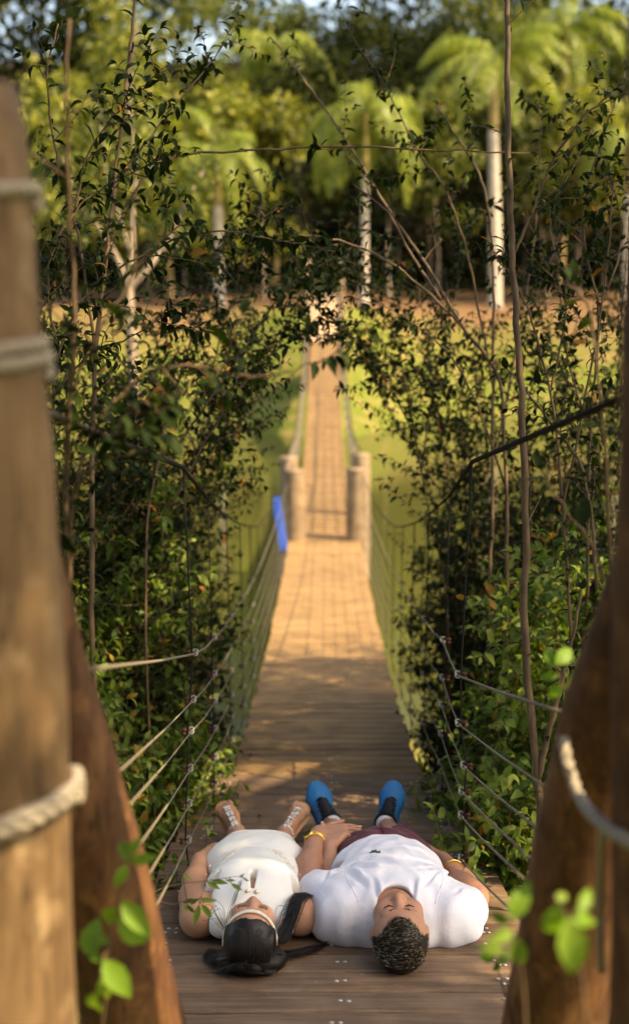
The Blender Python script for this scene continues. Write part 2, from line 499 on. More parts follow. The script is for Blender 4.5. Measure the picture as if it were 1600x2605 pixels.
bolt_mb = MB(); bolt_mb.ball((0, 0, 0.0005), (0.0078, 0.0078, 0.0026), 8, 4)
bolt_me = bolt_mb.mesh('bolt'); bolt_me.materials.append(M['bolt'])
Y = 3.3 + 0.15 / 1.0198 - PW/1.0198 * 7.5
k = 0
first_plank = None
while Y < 17.5:
    z = deck_z(Y); sl = math.atan2(deck_z(Y + 0.1) - deck_z(Y - 0.1), 0.2)
    me = (wide if Y < 6.35 else slim)[rng.randrange(6)]
    o = bpy.data.objects.new('plank', me); COL.objects.link(o); o.parent = bridge
    o.location = (axis_x(Y) + rng.uniform(-0.012, 0.012), Y - 3.3, z - bridge.location.z + rng.uniform(-0.0022, 0.001))
    o.rotation_euler = (sl + rng.uniform(-0.006, 0.006), rng.uniform(-0.0015, 0.0015), rng.uniform(-0.004, 0.004))
    if Y < 6.6:
        spots = []
        c0 = 0.035 + rng.uniform(-0.012, 0.012)
        spots += [(c0 - 0.013, rng.uniform(-.004, .004)), (c0 + 0.013, rng.uniform(-.004, .004))]
        for sd in ((-1, 1) if rng.random() < 0.6 else ()):
            e0 = sd * (0.555 + rng.uniform(-0.01, 0.01))
            spots += [(e0 - 0.014, 0.018), (e0 + 0.014, 0.02), (e0 - 0.012 + 0.01*sd, -0.022), (e0 + 0.016, -0.024)]
        for (bx, by) in spots:
            q = bpy.data.objects.new('bolt', bolt_me); COL.objects.link(q); q.parent = o
            q.location = (bx, by, 0.0005)
    Y += PW / math.sqrt(1 + 0.03) * 1.0
    k += 1
# platform on the pier and the far span: too far to pick planks apart
mb = MB()
Y = 17.62
while Y < 44.0:
    w = 0.20
    ca = math.atan2(deck_z(Y + 0.1) - deck_z(Y - 0.1), 0.2)
    hw = 0.58 if Y < 20 else 0.485
    x0 = axis_x(Y); z0 = deck_z(Y)
    dz = rng.uniform(-0.01, 0.006)
    a, b_ = Y - w/2 + 0.012, Y + w/2 - 0.012
    za, zb = z0 + (a - Y)*math.tan(ca) + dz, z0 + (b_ - Y)*math.tan(ca) + dz
    V = [(x0-hw, a, za-.04), (x0+hw, a, za-.04), (x0+hw, b_, zb-.04), (x0-hw, b_, zb-.04), (x0-hw, a, za), (x0+hw, a, za), (x0+hw, b_, zb), (x0-hw, b_, zb)]
    mb.add(V, [(0,3,2,1),(4,5,6,7),(0,1,5,4),(1,2,6,5),(2,3,7,6),(3,0,4,7)])
    Y += w
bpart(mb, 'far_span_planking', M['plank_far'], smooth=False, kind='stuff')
# bearers under the planks and cross beams
for sd in (-1, 1):
    mb = MB()
    ys = np.arange(2.2, 17.7, 0.5)
    mb.tube([(axis_x(y) + sd*0.42, y, deck_z(y) - 0.085) for y in ys], 0.045, 6)
    bpart(mb, 'bearer', M['bark_dark'])
    mb = MB()
    ys = np.arange(17.9, 44.1, 0.7)
    mb.tube([(axis_x(y) + sd*0.40, y, deck_z(y) - 0.10) for y in ys], 0.045, 5)
    bpart(mb, 'bearer', M['bark_dark'])

# hangers, side ropes, main cables
HX = 0.575
RH = [0.13, 0.27, 0.42, 0.57, 0.71, 0.90]
NEAR_L = [P(480, 2140, 4.92), P(482, 2047, 4.92), P(485, 1957, 4.92), P(487, 1862, 4.92), P(492, 1782, 4.92), P(497, 1663, 4.92)]
END_L = [P(385, 2330, 2.62), P(370, 2240, 2.55), P(345, 2165, 2.5), P(310, 2070, 2.42), P(280, 1985, 2.35), P(200, 1706, 2.15)]
NEAR_R = [P(1172, 2187, 4.78), P(1172, 2077, 4.78), P(1173, 2015, 4.78), P(1178, 1950, 4.78), P(1165, 1842, 4.78), P(1164, 1719, 4.78)]
END_R = [P(1330, 2345, 2.75), P(1330, 2235, 2.65), P(1365, 2200, 2.6), P(1400, 2135, 2.55), P(1440, 2040, 2.5), P(1490, 1832, 2.35)]
def main_h(Y): return float(np.interp(Y, [4.4, 6.5, 10, 14, 17.8], [1.72, 1.52, 1.22, 1.08, 1.02]))
for sd, near, end in ((-1, NEAR_L, END_L), (1, NEAR_R, END_R)):
    y0 = near[0].y
    hang_y = [y0] + [y0 + 1.05*i for i in range(1, 13) if y0 + 1.05*i < 17.4]
    def rope_pt(y, i):
        if y <= y0 + 1e-6: return near[i]
        t = min(1, (y - y0)/1.05)
        q = Vector((axis_x(y) + sd*(HX - 0.015), y, deck_z(y) + RH[i]))
        return near[i].lerp(q, t) if t < 1 else q
    for i in range(6):
        mb = MB()
        pts = [end[i], end[i].lerp(near[i], 0.5) - Vector((0, 0, 0.006)), near[i]]
        for a, b_ in zip(hang_y[:-1], hang_y[1:]):
            p, q = rope_pt(a, i), rope_pt(b_, i)
            pts += [p.lerp(q, 0.5) - Vector((0, 0, 0.012)), q]
        pts.append(Vector((axis_x(17.8) + sd*0.60, 17.75, deck_z(17.8) + RH[i])))
        mb.tube(pts, 0.0032 if i < 5 else 0.0046, 6)
        bpart(mb, 'handrail_rope' if i == 5 else 'side_rope', M['rope'])
    # hangers with their clips
    for hi, y in enumerate(hang_y):
        bot = Vector((axis_x(y) + sd*(HX + 0.01), y, deck_z(y) - 0.03)) if hi else Vector((near[0].x - sd*0.003, y, deck_z(y) - 0.03))
        pts = [bot] + [rope_pt(y, i) + Vector((sd*0.012, 0, 0)) for i in range(6)]
        top = Vector((rope_pt(y, 5).x + sd*0.02, y + (0.0 if hi else 0.02), deck_z(y) + main_h(y)))
        pts.append(top)
        mb = MB(); mb.tube(pts, 0.0040, 6)
        hg = bpart(mb, 'hanger', M['cable'])
        if hi < 5:
            for i in range(6):
                c = rope_pt(y, i)
                mb = MB()
                mb.ring(c, (0, 0.8, 0.6), (1, 0, 0), 0.0105, 0.0028, 10, 5)
                mb.ring(c + Vector((0, 0.008, 0.008)), (0, 0.6, 0.8), (1, 0, 0), 0.0105, 0.0026, 10, 5)
                bpart(mb, 'rope_clip', M['clip'], hg)
                mb = MB()
                mb.ball(c + Vector((sd*0.028, 0.005, 0.006)), (0.010, 0.008, 0.008), 6, 4)
                mb.ball(c + Vector((sd*0.030, 0.005, -0.010)), (0.010, 0.008, 0.008), 6, 4)
                mb.tube([c + Vector((0, 0.004, 0.006)), c + Vector((sd*0.04, 0.004, 0.006))], 0.004, 5)
                bpart(mb, 'clip_nut', M['rust'], hg)
    # main cable
    mb = MB()
    tp = P(1640, 985, 1.95) if sd > 0 else P(-40, 985, 1.95)
    pts = [tp] + [Vector((rope_pt(y, 5).x + sd*0.02, y, deck_z(y) + main_h(y))) for y in hang_y]
    pts.append(Vector((axis_x(17.8) + sd*0.60, 17.8, deck_z(17.8) + 0.98)))
    mb.tube(pts[:3], 0.0088, 7); mb.tube(pts[2:], 0.0062, 7)
    bpart(mb, 'main_cable', M['cable'])
    # far span rails: ropes and hangers
    for hh in (0.25, 0.5, 0.75, 1.0):
        mb = MB(); mb.tube([(axis_x(y) + sd*0.60, y, deck_z(y) + hh) for y in np.arange(18, 44.2, 1.0)], 0.010 if hh < 1 else 0.016, 5)
        bpart(mb, 'side_rope' if hh < 1 else 'handrail_rope', M['rope'])
    for y in np.arange(19.6, 43.9, 1.2):
        mb = MB(); mb.tube([(axis_x(y) + sd*0.61, y, deck_z(y) - 0.06), (axis_x(y) + sd*0.61, y, deck_z(y) + 1.02)], 0.012, 5)
        bpart(mb, 'hanger', M['rope'])

def log(name, pts, radii, mat, seed=0, sides=28, parent=None, cut=0.012):
    """a round log: rings along an axis, gently uneven, with softened ends"""
    r = np.random.RandomState(seed)
    pts = [Vector(p) for p in pts]
    axis = catmull(pts, 8)
    n = len(axis)
    rad = np.interp(np.linspace(0, 1, n), np.linspace(0, 1, len(radii)), radii)
    rad[0] *= 0.94; rad[-1] *= 0.94
    ph = r.uniform(0, 6.28, 6)
    mb = MB()
    A = np.array([tuple(p) for p in axis])
    T = np.gradient(A, axis=0); T /= np.linalg.norm(T, axis=1)[:, None]
    X1 = np.cross(T, [0, 1, 0.0]); X1 /= np.linalg.norm(X1, axis=1)[:, None]
    X2 = np.cross(T, X1)
    an = np.arange(sides)*2*np.pi/sides
    s = np.linspace(0, 1, n)
    R = rad[:, None]*(1 + 0.02*np.sin(3*an[None] + ph[0] + 2*s[:, None]) + 0.018*np.sin(2*an[None] + ph[1] - 3*s[:, None]) + 0.012*np.sin(7*an[None] + ph[2]) + 0.012*np.sin(9*s[:, None]*3 + ph[3]))
    V = A[:, None] + R[..., None]*(np.cos(an)[None, :, None]*X1[:, None] + np.sin(an)[None, :, None]*X2[:, None])
    V = np.vstack([V.reshape(-1, 3), A[0], A[-1]])
    i = np.arange(n-1)[:, None]*sides; k = np.arange(sides)[None]; k2 = (k+1) % sides
    Q = np.stack([i+k, i+k2, i+sides+k2, i+sides+k], -1).reshape(-1, 4)
    b0 = n*sides
    Tt = [(b0, (a+1) % sides, a) for a in range(sides)] + [(b0+1, (n-1)*sides+a, (n-1)*sides+(a+1) % sides) for a in range(sides)]
    mb.add(V, Q, Tt)
    return bpart(mb, name, mat, parent)

def twisted(mb, pts, r, lay=None):
    """a laid rope: three strands winding round the line pts"""
    P3 = [Vector(p) for p in pts]
    fine = []
    for a, b in zip(P3[:-1], P3[1:]):
        m_ = max(1, int((b - a).length/(r*1.1)))
        fine += [a.lerp(b, i/m_) for i in range(m_)]
    fine.append(P3[-1])
    lay = lay or r*7
    for k3 in range(3):
        s_ = 0.0; out = []
        for i, p in enumerate(fine):
            t = (fine[min(i+1, len(fine)-1)] - fine[max(i-1, 0)]).normalized()
            e1 = t.cross(Vector((0.3, 0.8, 0.52))).normalized(); e2 = t.cross(e1)
            if i: s_ += (p - fine[i-1]).length
            a = 2*math.pi*(s_/lay + k3/3)
            out.append(p + (e1*math.cos(a) + e2*math.sin(a))*r*0.52)
        mb.tube(out, r*0.56, 6)

def wrap(post, c, ax1, ax2, R, r, turns, rise, mat, name='strap'):
    pts = []
    n = int(26*turns)
    c = Vector(c)
    for i in range(n+1):
        a = 2*math.pi*i/26
        pts.append(c + Vector(ax1)*R*math.cos(a) + Vector(ax2)*R*math.sin(a) + Vector((0, 0, rise*i/26)))
    mb = MB(); twisted(mb, pts, r)
    return bpart(mb, name, mat, post)

# near towers: an upright log on each side and a brace leaning against it
upl = log('tower_post', [P(5, 3050, 2.02), P(-22, 2605, 1.93), P(-72, 1640, 1.77), P(-128, 1000, 1.67), P(-205, 215, 1.56)], [0.150, 0.140, 0.137, 0.134, 0.13], M['post_pale'], 1)
wrap(upl, P(-50, 2075, 1.83), (1, 0, 0.20), (0, 1, -0.10), 0.152, 0.012, 2.1, 0.012, M['strap'])
wrap(upl, P(-135, 965, 1.66), (1, 0, 0.05), (0, 1, 0.0), 0.142, 0.010, 2.0, 0.022, M['strap'])
wrap(upl, P(-172, 565, 1.60), (1, 0, 0.16), (0, 1, 0.0), 0.141, 0.011, 1.1, 0.02, M['strap'])
brl = log('tower_brace', [P(-20, 1250, 1.98), P(50, 1540, 2.10), P(100, 1750, 2.20), P(165, 1960, 2.28), P(250, 2250, 2.38), P(352, 2640, 2.52), P(440, 2950, 2.62)], [0.085, 0.092, 0.100, 0.104, 0.105, 0.106, 0.108], M['post_red'], 2)
upr = log('tower_post', [P(1755, 3050, 2.02), P(1772, 2605, 1.93), P(1795, 1640, 1.77), P(1824, 1000, 1.67), P(1850, 350, 1.58), P(1875, -250, 1.5)], [0.150, 0.140, 0.137, 0.134, 0.13, 0.125], M['post_red'], 3)
brr = log('tower_brace', [P(1720, 1330, 2.02), P(1640, 1580, 2.12), P(1572, 1790, 2.22), P(1512, 2040, 2.32), P(1455, 2330, 2.42), P(1398, 2640, 2.54), P(1350, 2950, 2.64)], [0.085, 0.092, 0.101, 0.104, 0.105, 0.106, 0.108], M['post_red'], 4)
pts = catmull([P(1432, 1880, 2.16), P(1448, 1960, 2.10), P(1480, 2040, 2.02), P(1530, 2095, 1.86), P(1590, 2135, 1.76), P(1680, 2165, 1.70), P(1800, 2170, 1.66)], 5)
mb = MB(); twisted(mb, pts, 0.0115); bpart(mb, 'strap', M['strap'], upr)
mb = MB(); mb.tube(catmull([P(1530, 2095, 1.87), P(1527, 2200, 1.95), P(1524, 2330, 2.02), P(1528, 2470, 2.06)], 5), 0.0075, 7); bpart(mb, 'strap', M['strap'], upr)
# pier in mid-lake: four stout posts
for (dx, yy, hh) in ((-0.46, 17.75, 1.02), (0.49, 17.75, 1.04), (-0.62, 20.1, 0.95), (0.62, 20.1, 1.0)):
    x0 = axis_x(yy) + dx; z0 = deck_z(yy)
    lg = log('pier_post', [(x0, yy, -6.2), (x0, yy, -4.9), (x0 + 0.01, yy, -4.0), (x0, yy, z0 + hh - 0.05), (x0, yy, z0 + hh)], [0.17, 0.17, 0.165, 0.16, 0.155], M['post_pier'], int(yy*10 + dx*100), 18)
# far gate posts of the second span
for (x_, y_) in ((770, 44.2), (829, 44.2)):
    pass
for dx in (-0.62, 0.62):
    x0 = axis_x(44.2) + dx; z0 = deck_z(44.0)
    log('far_tower_post', [(x0, 44.2, z0 - 2.2), (x0, 44.2, z0), (x0, 44.2, z0 + 1.6), (x0, 44.2, z0 + 2.9)], [0.12, 0.12, 0.115, 0.11], M['post_pier'], 77 + int(dx*10), 14)
for sd in (-1, 1):
    mb = MB()
    mb.tube([(axis_x(y) + sd*0.61, y, deck_z(y) + 1.0 + 1.7*((y - 32)/12.2)**2 if y > 32 else deck_z(y) + 1.02 + 0.02*abs(y-25)) for y in np.arange(20, 44.3, 1.0)], 0.016, 5)
    bpart(mb, 'main_cable', M['cable'])

# ------------------------------------------------------------------ bodies: distance fields turned into one continuous surface
class Field:
    def __init__(s, lo, hi, h):
        s.lo = np.array(lo, float); s.h = h
        s.n = np.ceil((np.array(hi) - s.lo)/h).astype(int) + 1
        s.ax = [s.lo[i] + h*np.arange(s.n[i]) for i in range(3)]
        s.F = np.full(tuple(s.n), 0.12, dtype=np.float32)
    def block(s, lo, hi):
        a = np.clip(np.floor((np.array(lo) - s.lo)/s.h).astype(int), 0, s.n)
        b = np.clip(np.ceil((np.array(hi) - s.lo)/s.h).astype(int) + 1, 0, s.n)
        sl = tuple(slice(a[i], b[i]) for i in range(3))
        X = s.ax[0][sl[0]][:, None, None]; Y = s.ax[1][sl[1]][None, :, None]; Z = s.ax[2][sl[2]][None, None, :]
        return sl, X, Y, Z
    def put(s, d, sl, k, sub=False):
        f = s.F[sl]
        if f.size == 0: return
        if sub:
            d = -d
            h = np.maximum(k - np.abs(f - d), 0)/k
            s.F[sl] = np.maximum(f, d) + h*h*k*0.25
        else:
            h = np.maximum(k - np.abs(f - d), 0)/k
            s.F[sl] = np.minimum(f, d) - h*h*k*0.25
    def ell(s, c, r, k=0.03, R=None, sub=False):
        c = np.array(c, float); r = np.array(r, float); m = max(r) + 0.07
        sl, X, Y, Z = s.block(c - m, c + m)
        x, y, z = X - c[0], Y - c[1], Z - c[2]
        if R is not None:
            x, y, z = (R[0][0]*x + R[0][1]*y + R[0][2]*z, R[1][0]*x + R[1][1]*y + R[1][2]*z, R[2][0]*x + R[2][1]*y + R[2][2]*z)
        k0 = np.sqrt((x/r[0])**2 + (y/r[1])**2 + (z/r[2])**2)
        k1 = np.sqrt((x/r[0]**2)**2 + (y/r[1]**2)**2 + (z/r[2]**2)**2) + 1e-9
        s.put((k0*(k0 - 1)/k1).astype(np.float32), sl, k, sub)
    def cone(s, a, b, ra, rb, k=0.02, sub=False, flat=None):
        a = np.array(a, float); b = np.array(b, float); m = max(ra, rb) + 0.06
        sl, X, Y, Z = s.block(np.minimum(a, b) - m, np.maximum(a, b) + m)
        d = b - a; L2 = d @ d + 1e-12
        t = np.clip(((X - a[0])*d[0] + (Y - a[1])*d[1] + (Z - a[2])*d[2])/L2, 0, 1)
        dx, dy, dz = X - a[0] - t*d[0], Y - a[1] - t*d[1], Z - a[2] - t*d[2]
        if flat is not None:      # squash along a unit axis
            fx = np.array(flat[0], float); q = dx*fx[0] + dy*fx[1] + dz*fx[2]
            e = (1/flat[1] - 1)*q
            dx, dy, dz = dx + e*fx[0], dy + e*fx[1], dz + e*fx[2]
        dd = np.sqrt(dx*dx + dy*dy + dz*dz) - (ra + (rb - ra)*t)
        s.put(dd.astype(np.float32), sl, k, sub)
    def chain(s, pts, rad, k=0.02, kj=None, flat=None):
        for i in range(len(pts) - 1):
            s.cone(pts[i], pts[i+1], rad[i], rad[i+1], k if i == 0 else (kj or k), flat=flat)
    def grid(s): return s.ax[0][:, None, None], s.ax[1][None, :, None], s.ax[2][None, None, :]
    def surface(s):
        F = s.F; F = F.copy()
        F[0] = F[-1] = 0.1; F[:, 0] = F[:, -1] = 0.1; F[:, :, 0] = F[:, :, -1] = 0.1
        S = F < 0
        nx, ny, nz = F.shape
        cnt = np.zeros((nx-1, ny-1, nz-1), np.int8)
        for i in (0, 1):
            for j in (0, 1):
                for l in (0, 1):
                    cnt += S[i:nx-1+i, j:ny-1+j, l:nz-1+l]
        act = (cnt > 0) & (cnt < 8)
        I = np.argwhere(act)
        idx = np.full(act.shape, -1, np.int32); idx[act] = np.arange(len(I))
        pos = np.zeros((len(I), 3)); num = np.zeros(len(I))
        cs = [(i, j, l) for i in (0, 1) for j in (0, 1) for l in (0, 1)]
        vals = {c: F[I[:, 0]+c[0], I[:, 1]+c[1], I[:, 2]+c[2]] for c in cs}
        for c in cs:
            for ax in range(3):
                if c[ax]: continue
                d = list(c); d[ax] = 1; d = tuple(d)
                v0, v1 = vals[c], vals[d]
                m = (v0 < 0) != (v1 < 0)
                t = np.where(m, v0/(v0 - v1 + 1e-12), 0)
                p = np.zeros((len(I), 3)); p[:] = c; p[:, ax] = t
                pos += p*m[:, None]; num += m
        V = s.lo + (I + pos/num[:, None])*s.h
        Q = []
        for ax in range(3):
            a, b = [(1, 2), (2, 0), (0, 1)][ax]
            s0 = [slice(None)]*3; s1 = [slice(None)]*3
            s0[ax] = slice(0, -1); s1[ax] = slice(1, None)
            A0, A1 = S[tuple(s0)], S[tuple(s1)]
            E = np.argwhere(A0 != A1)
            E = E[(E[:, a] > 0) & (E[:, b] > 0) & (E[:, a] < F.shape[a]-1) & (E[:, b] < F.shape[b]-1)]
            flip = ~A0[E[:, 0], E[:, 1], E[:, 2]]
            def g(da, db):
                e = E.copy(); e[:, a] -= da; e[:, b] -= db
                return idx[e[:, 0], e[:, 1], e[:, 2]]
            q = np.stack([g(1, 1), g(0, 1), g(0, 0), g(1, 0)], -1)
            q[flip] = q[flip][:, ::-1]
            Q.append(q)
        return V, np.vstack(Q)
    def mesh(s, name, relax=1):
        V, Q = s.surface()
        for _ in range(relax):
            acc = np.zeros_like(V); n = np.zeros(len(V))
            for a, b in ((0, 1), (1, 2), (2, 3), (3, 0)):
                np.add.at(acc, Q[:, a], V[Q[:, b]]); np.add.at(n, Q[:, a], 1)
                np.add.at(acc, Q[:, b], V[Q[:, a]]); np.add.at(n, Q[:, b], 1)
            V = 0.5*V + 0.5*acc/np.maximum(n, 1)[:, None]
        return mesh_np(name, V, [Q])

def skin_mat(name, base, red):
    m, nt, b, o = new_mat(name)
    n = noise(nt, coords(nt), 14, 4)
    c = mixc(nt, ramp(nt, n, [(0.35, (0, 0, 0)), (0.7, (1, 1, 1))]), base, red)
    nt.links.new(c, b.inputs['Base Color'])
    b.inputs['Roughness'].default_value = 0.52
    b.inputs['Specular IOR Level'].default_value = 0.38
    b.inputs['Subsurface Weight'].default_value = 0.10
    b.inputs['Subsurface Radius'].default_value = (0.012, 0.005, 0.0025)
    b.inputs['Subsurface Scale'].default_value = 0.6
    bump(nt, b, noise(nt, coords(nt), 260, 3), 0.12, 0.002)
    return m

def cloth_mat(name, col, weave=900, folds=0.35, rough=0.85, fold_scale=9.0, stretch=(1, 0.45, 1)):
    m, nt, b, o = new_mat(name)
    f = noise(nt, coords(nt, stretch), fold_scale, 3, 0.5, 0.9)
    w = noise(nt, coords(nt), weave, 2)
    ad = nt.nodes.new('ShaderNodeMath'); ad.operation = 'MULTIPLY_ADD'
    nt.links.new(w, ad.inputs[0]); ad.inputs[1].default_value = 0.06; nt.links.new(f, ad.inputs[2])
    bump(nt, b, ad.outputs[0], folds, 0.03)
    c = mixc(nt, f, tuple(x*0.93 for x in col), col)
    nt.links.new(c, b.inputs['Base Color'])
    b.inputs['Roughness'].default_value = rough
    b.inputs['Specular IOR Level'].default_value = 0.2
    b.inputs['Sheen Weight'].default_value = 0.15
    return m

M['skin_m'] = skin_mat('skin_man', (0.40, 0.205, 0.125), (0.47, 0.225, 0.14))
M['skin_w'] = skin_mat('skin_woman', (0.47, 0.245, 0.145), (0.53, 0.275, 0.17))
M['lip'] = simple('lip_skin', (0.36, 0.13, 0.10), 0.45)
M['shirt'] = cloth_mat('white_jersey', (0.78, 0.79, 0.86), folds=0.32, fold_scale=7)
M['dress'] = cloth_mat('ivory_fabric', (0.84, 0.83, 0.78), folds=0.25, fold_scale=6)
M['shorts'] = cloth_mat('burgundy_cotton', (0.105, 0.013, 0.028), folds=0.6, fold_scale=14, stretch=(0.5, 1, 1))
M['hair'] = simple('black_hair', (0.007, 0.005, 0.004), 0.42, spec=0.35)
M['lash'] = simple('dark_lash', (0.012, 0.008, 0.007), 0.7)
M['gold'] = simple('gold_metal', (0.80, 0.52, 0.13), 0.22, metal=1.0, bump_scale=90, bump_str=0.3)
M['pearl'] = simple('pearl', (0.80, 0.74, 0.64), 0.25, spec=0.7)
M['gem'] = simple('crystal', (0.86, 0.88, 0.84), 0.10, metal=0.15, spec=1.0)
M['tan'] = simple('tan_leather', (0.60, 0.31, 0.13), 0.5)
M['shoe'] = simple('blue_mesh_fabric', (0.006, 0.17, 0.42), 0.55, bump_scale=260, bump_str=0.4, var=0.2)
M['sole'] = simple('blue_sole_rubber', (0.006, 0.10, 0.34), 0.5)
M['black'] = simple('black_fabric', (0.010, 0.010, 0.013), 0.8, bump_scale=300)
M['sock'] = simple('white_sock', (0.74, 0.72, 0.74), 0.9, bump_scale=400)
M['emblem'] = simple('dark_green_thread', (0.03, 0.07, 0.05), 0.8)
M['nail'] = simple('pale_nail', (0.62, 0.42, 0.36), 0.3)

DECK_ROT = -math.atan(0.2)
BASE = Vector((0, 3.3, deck_z(3.3)))
def place(o):
    o.location = BASE; o.rotation_euler = (DECK_ROT, 0, 0)

class Head:
    def __init__(s, c, ext, yaw=0.0, roll=0.0, size=1.0):
        E = Matrix.Rotation(roll, 3, 'Y') @ Matrix.Rotation(ext, 3, 'X') @ Matrix.Rotation(yaw, 3, 'Y')
        s.E = np.array(E); s.c = np.array(c); s.size = size
        s.R = s.E.T
    def __call__(s, x, y, z): return s.c + s.E @ (np.array((x, y, z))*s.size)
def head_prims(f, H, wide=1.0, g=0.0, face=True):
    """H local axes: x across, y crown->chin, z face normal. g grows everything (for hair caps)"""
    S = H.size
    e = lambda c, r, k=0.02, sub=False: f.ell(H(*c), [(q + g)*S for q in r], k*S, H.R, sub)
    e((0, -0.030, -0.012), (0.077*wide, 0.092, 0.096), 0.02)
    e((0, -0.010, 0.020), (0.072*wide, 0.085, 0.075), 0.03)
    if not face: return
    e((0, 0.055, 0.022), (0.063*wide, 0.068, 0.062), 0.03)
    e((0, 0.098, 0.052), (0.026*wide, 0.020, 0.026), 0.03)
    for sd in (-1, 1):
        e((sd*0.043*wide, 0.035, 0.060), (0.026, 0.026, 0.022), 0.03)       # cheeks
        e((sd*0.055*wide, 0.068, 0.012), (0.018, 0.030, 0.030), 0.03)       # jaw
        e((sd*0.032, 0.000, 0.098), (0.021, 0.012, 0.014), 0.016, True)     # eye sockets
        e((sd*0.032, 0.003, 0.079), (0.0155, 0.0115, 0.012), 0.006)         # closed lids
        e((sd*0.034, -0.017, 0.083), (0.024, 0.007, 0.009), 0.015)          # brow
        e((sd*0.081*wide, 0.010, -0.012), (0.009, 0.031, 0.019), 0.008)     # ears
        e((sd*0.014, 0.038, 0.096), (0.0095, 0.008, 0.009), 0.008)          # nostril wings
    f.cone(H(0, -0.006, 0.086), H(0, 0.034, 0.104), 0.010*S, 0.0125*S, 0.012*S)
    e((0, 0.035, 0.106), (0.0125, 0.0105, 0.011), 0.008)
    e((0, 0.064, 0.083), (0.026, 0.012, 0.013), 0.012)                      # mouth mound
    e((0, 0.060, 0.093), (0.020, 0.005, 0.006), 0.005)
    e((0, 0.070, 0.092), (0.018, 0.006, 0.006), 0.005)
    e((0, 0.0652, 0.100), (0.022, 0.0014, 0.006), 0.003, True)

def hand(f, wrist, fwd, up, size=1.0, curl=(0.35, 0.4, 0.45, 0.5), spread=0.10, thumb=1, thumb_dir=None, k=0.006):
    """palm and five fingers: fwd along the fingers, up = back of the hand, thumb=+1/-1 side"""
    w = np.array(wrist, float); F_ = Vector(fwd).normalized(); U = Vector(up); U = (U - F_*U.dot(F_)).normalized()
    S_ = F_.cross(U).normalized()*thumb        # towards the thumb
    F_, U, S_ = np.array(F_), np.array(U), np.array(S_)
    z = size
    for o_ in (-0.028, -0.010, 0.010, 0.026):
        f.cone(w + S_*o_*0.65*z, w + F_*0.085*z + S_*o_*z, 0.0150*z, 0.0125*z, 0.012)
    tips = []
    for i, (o_, L, r) in enumerate(((0.030, 0.070, 0.0088), (0.010, 0.078, 0.0090), (-0.011, 0.072, 0.0086), (-0.030, 0.058, 0.0078))):
        p = w + F_*(0.088 - 0.004*abs(i - 1))*z + S_*o_*z
        a = 0.0
        ang = spread*(0.030 - 0 + 0)  # base
        side = S_*(o_/0.03)*spread
        for j, fr in enumerate((0.45, 0.32, 0.23)):
            a += curl[i]*(0.6 if j == 0 else 0.9)
            d = F_*math.cos(a) - U*math.sin(a) + side
            d /= np.linalg.norm(d)
            q = p + d*L*fr*z
            f.cone(p, q, r*(1 - 0.08*j)*z, r*(1 - 0.08*(j+1))*z, k)
            p = q
        tips.append((p, d, U))
    td = np.array(thumb_dir) if thumb_dir is not None else (F_*0.75 + S_*0.6 - U*0.2)
    td = td/np.linalg.norm(td)
    p0 = w + F_*0.022*z + S_*0.026*z - U*0.004*z
    p1 = p0 + td*0.040*z; p2 = p1 + (td*0.9 + F_*0.3)/np.linalg.norm(td*0.9 + F_*0.3)*0.034*z
    p3 = p2 + (td*0.7 + F_*0.5)/np.linalg.norm(td*0.7 + F_*0.5)*0.024*z
    f.cone(p0, p1, 0.0155*z, 0.0125*z, 0.012); f.cone(p1, p2, 0.0115*z, 0.0100*z, k); f.cone(p2, p3, 0.0098*z, 0.0085*z, k)
    tips.append((p3, p3 - p2, U))
    return tips

def nails(tips, parent, size=1.0):
    for (p, d, U) in tips:
        d = d/np.linalg.norm(d)
        mb = MB(); mb.ball((0, 0, 0), (0.0058*size, 0.0078*size, 0.0022), 8, 5)
        o = mb.build('fingernail', M['nail'], parent)
        zz = Vector(U - d*np.dot(U, d)).normalized(); yy = Vector(d); xx = yy.cross(zz)
        m_ = Matrix((xx, yy, zz)).transposed().to_4x4()
        m_.translation = Vector(p) + zz*0.0072*size - yy*0.001
        o.matrix_local = m_

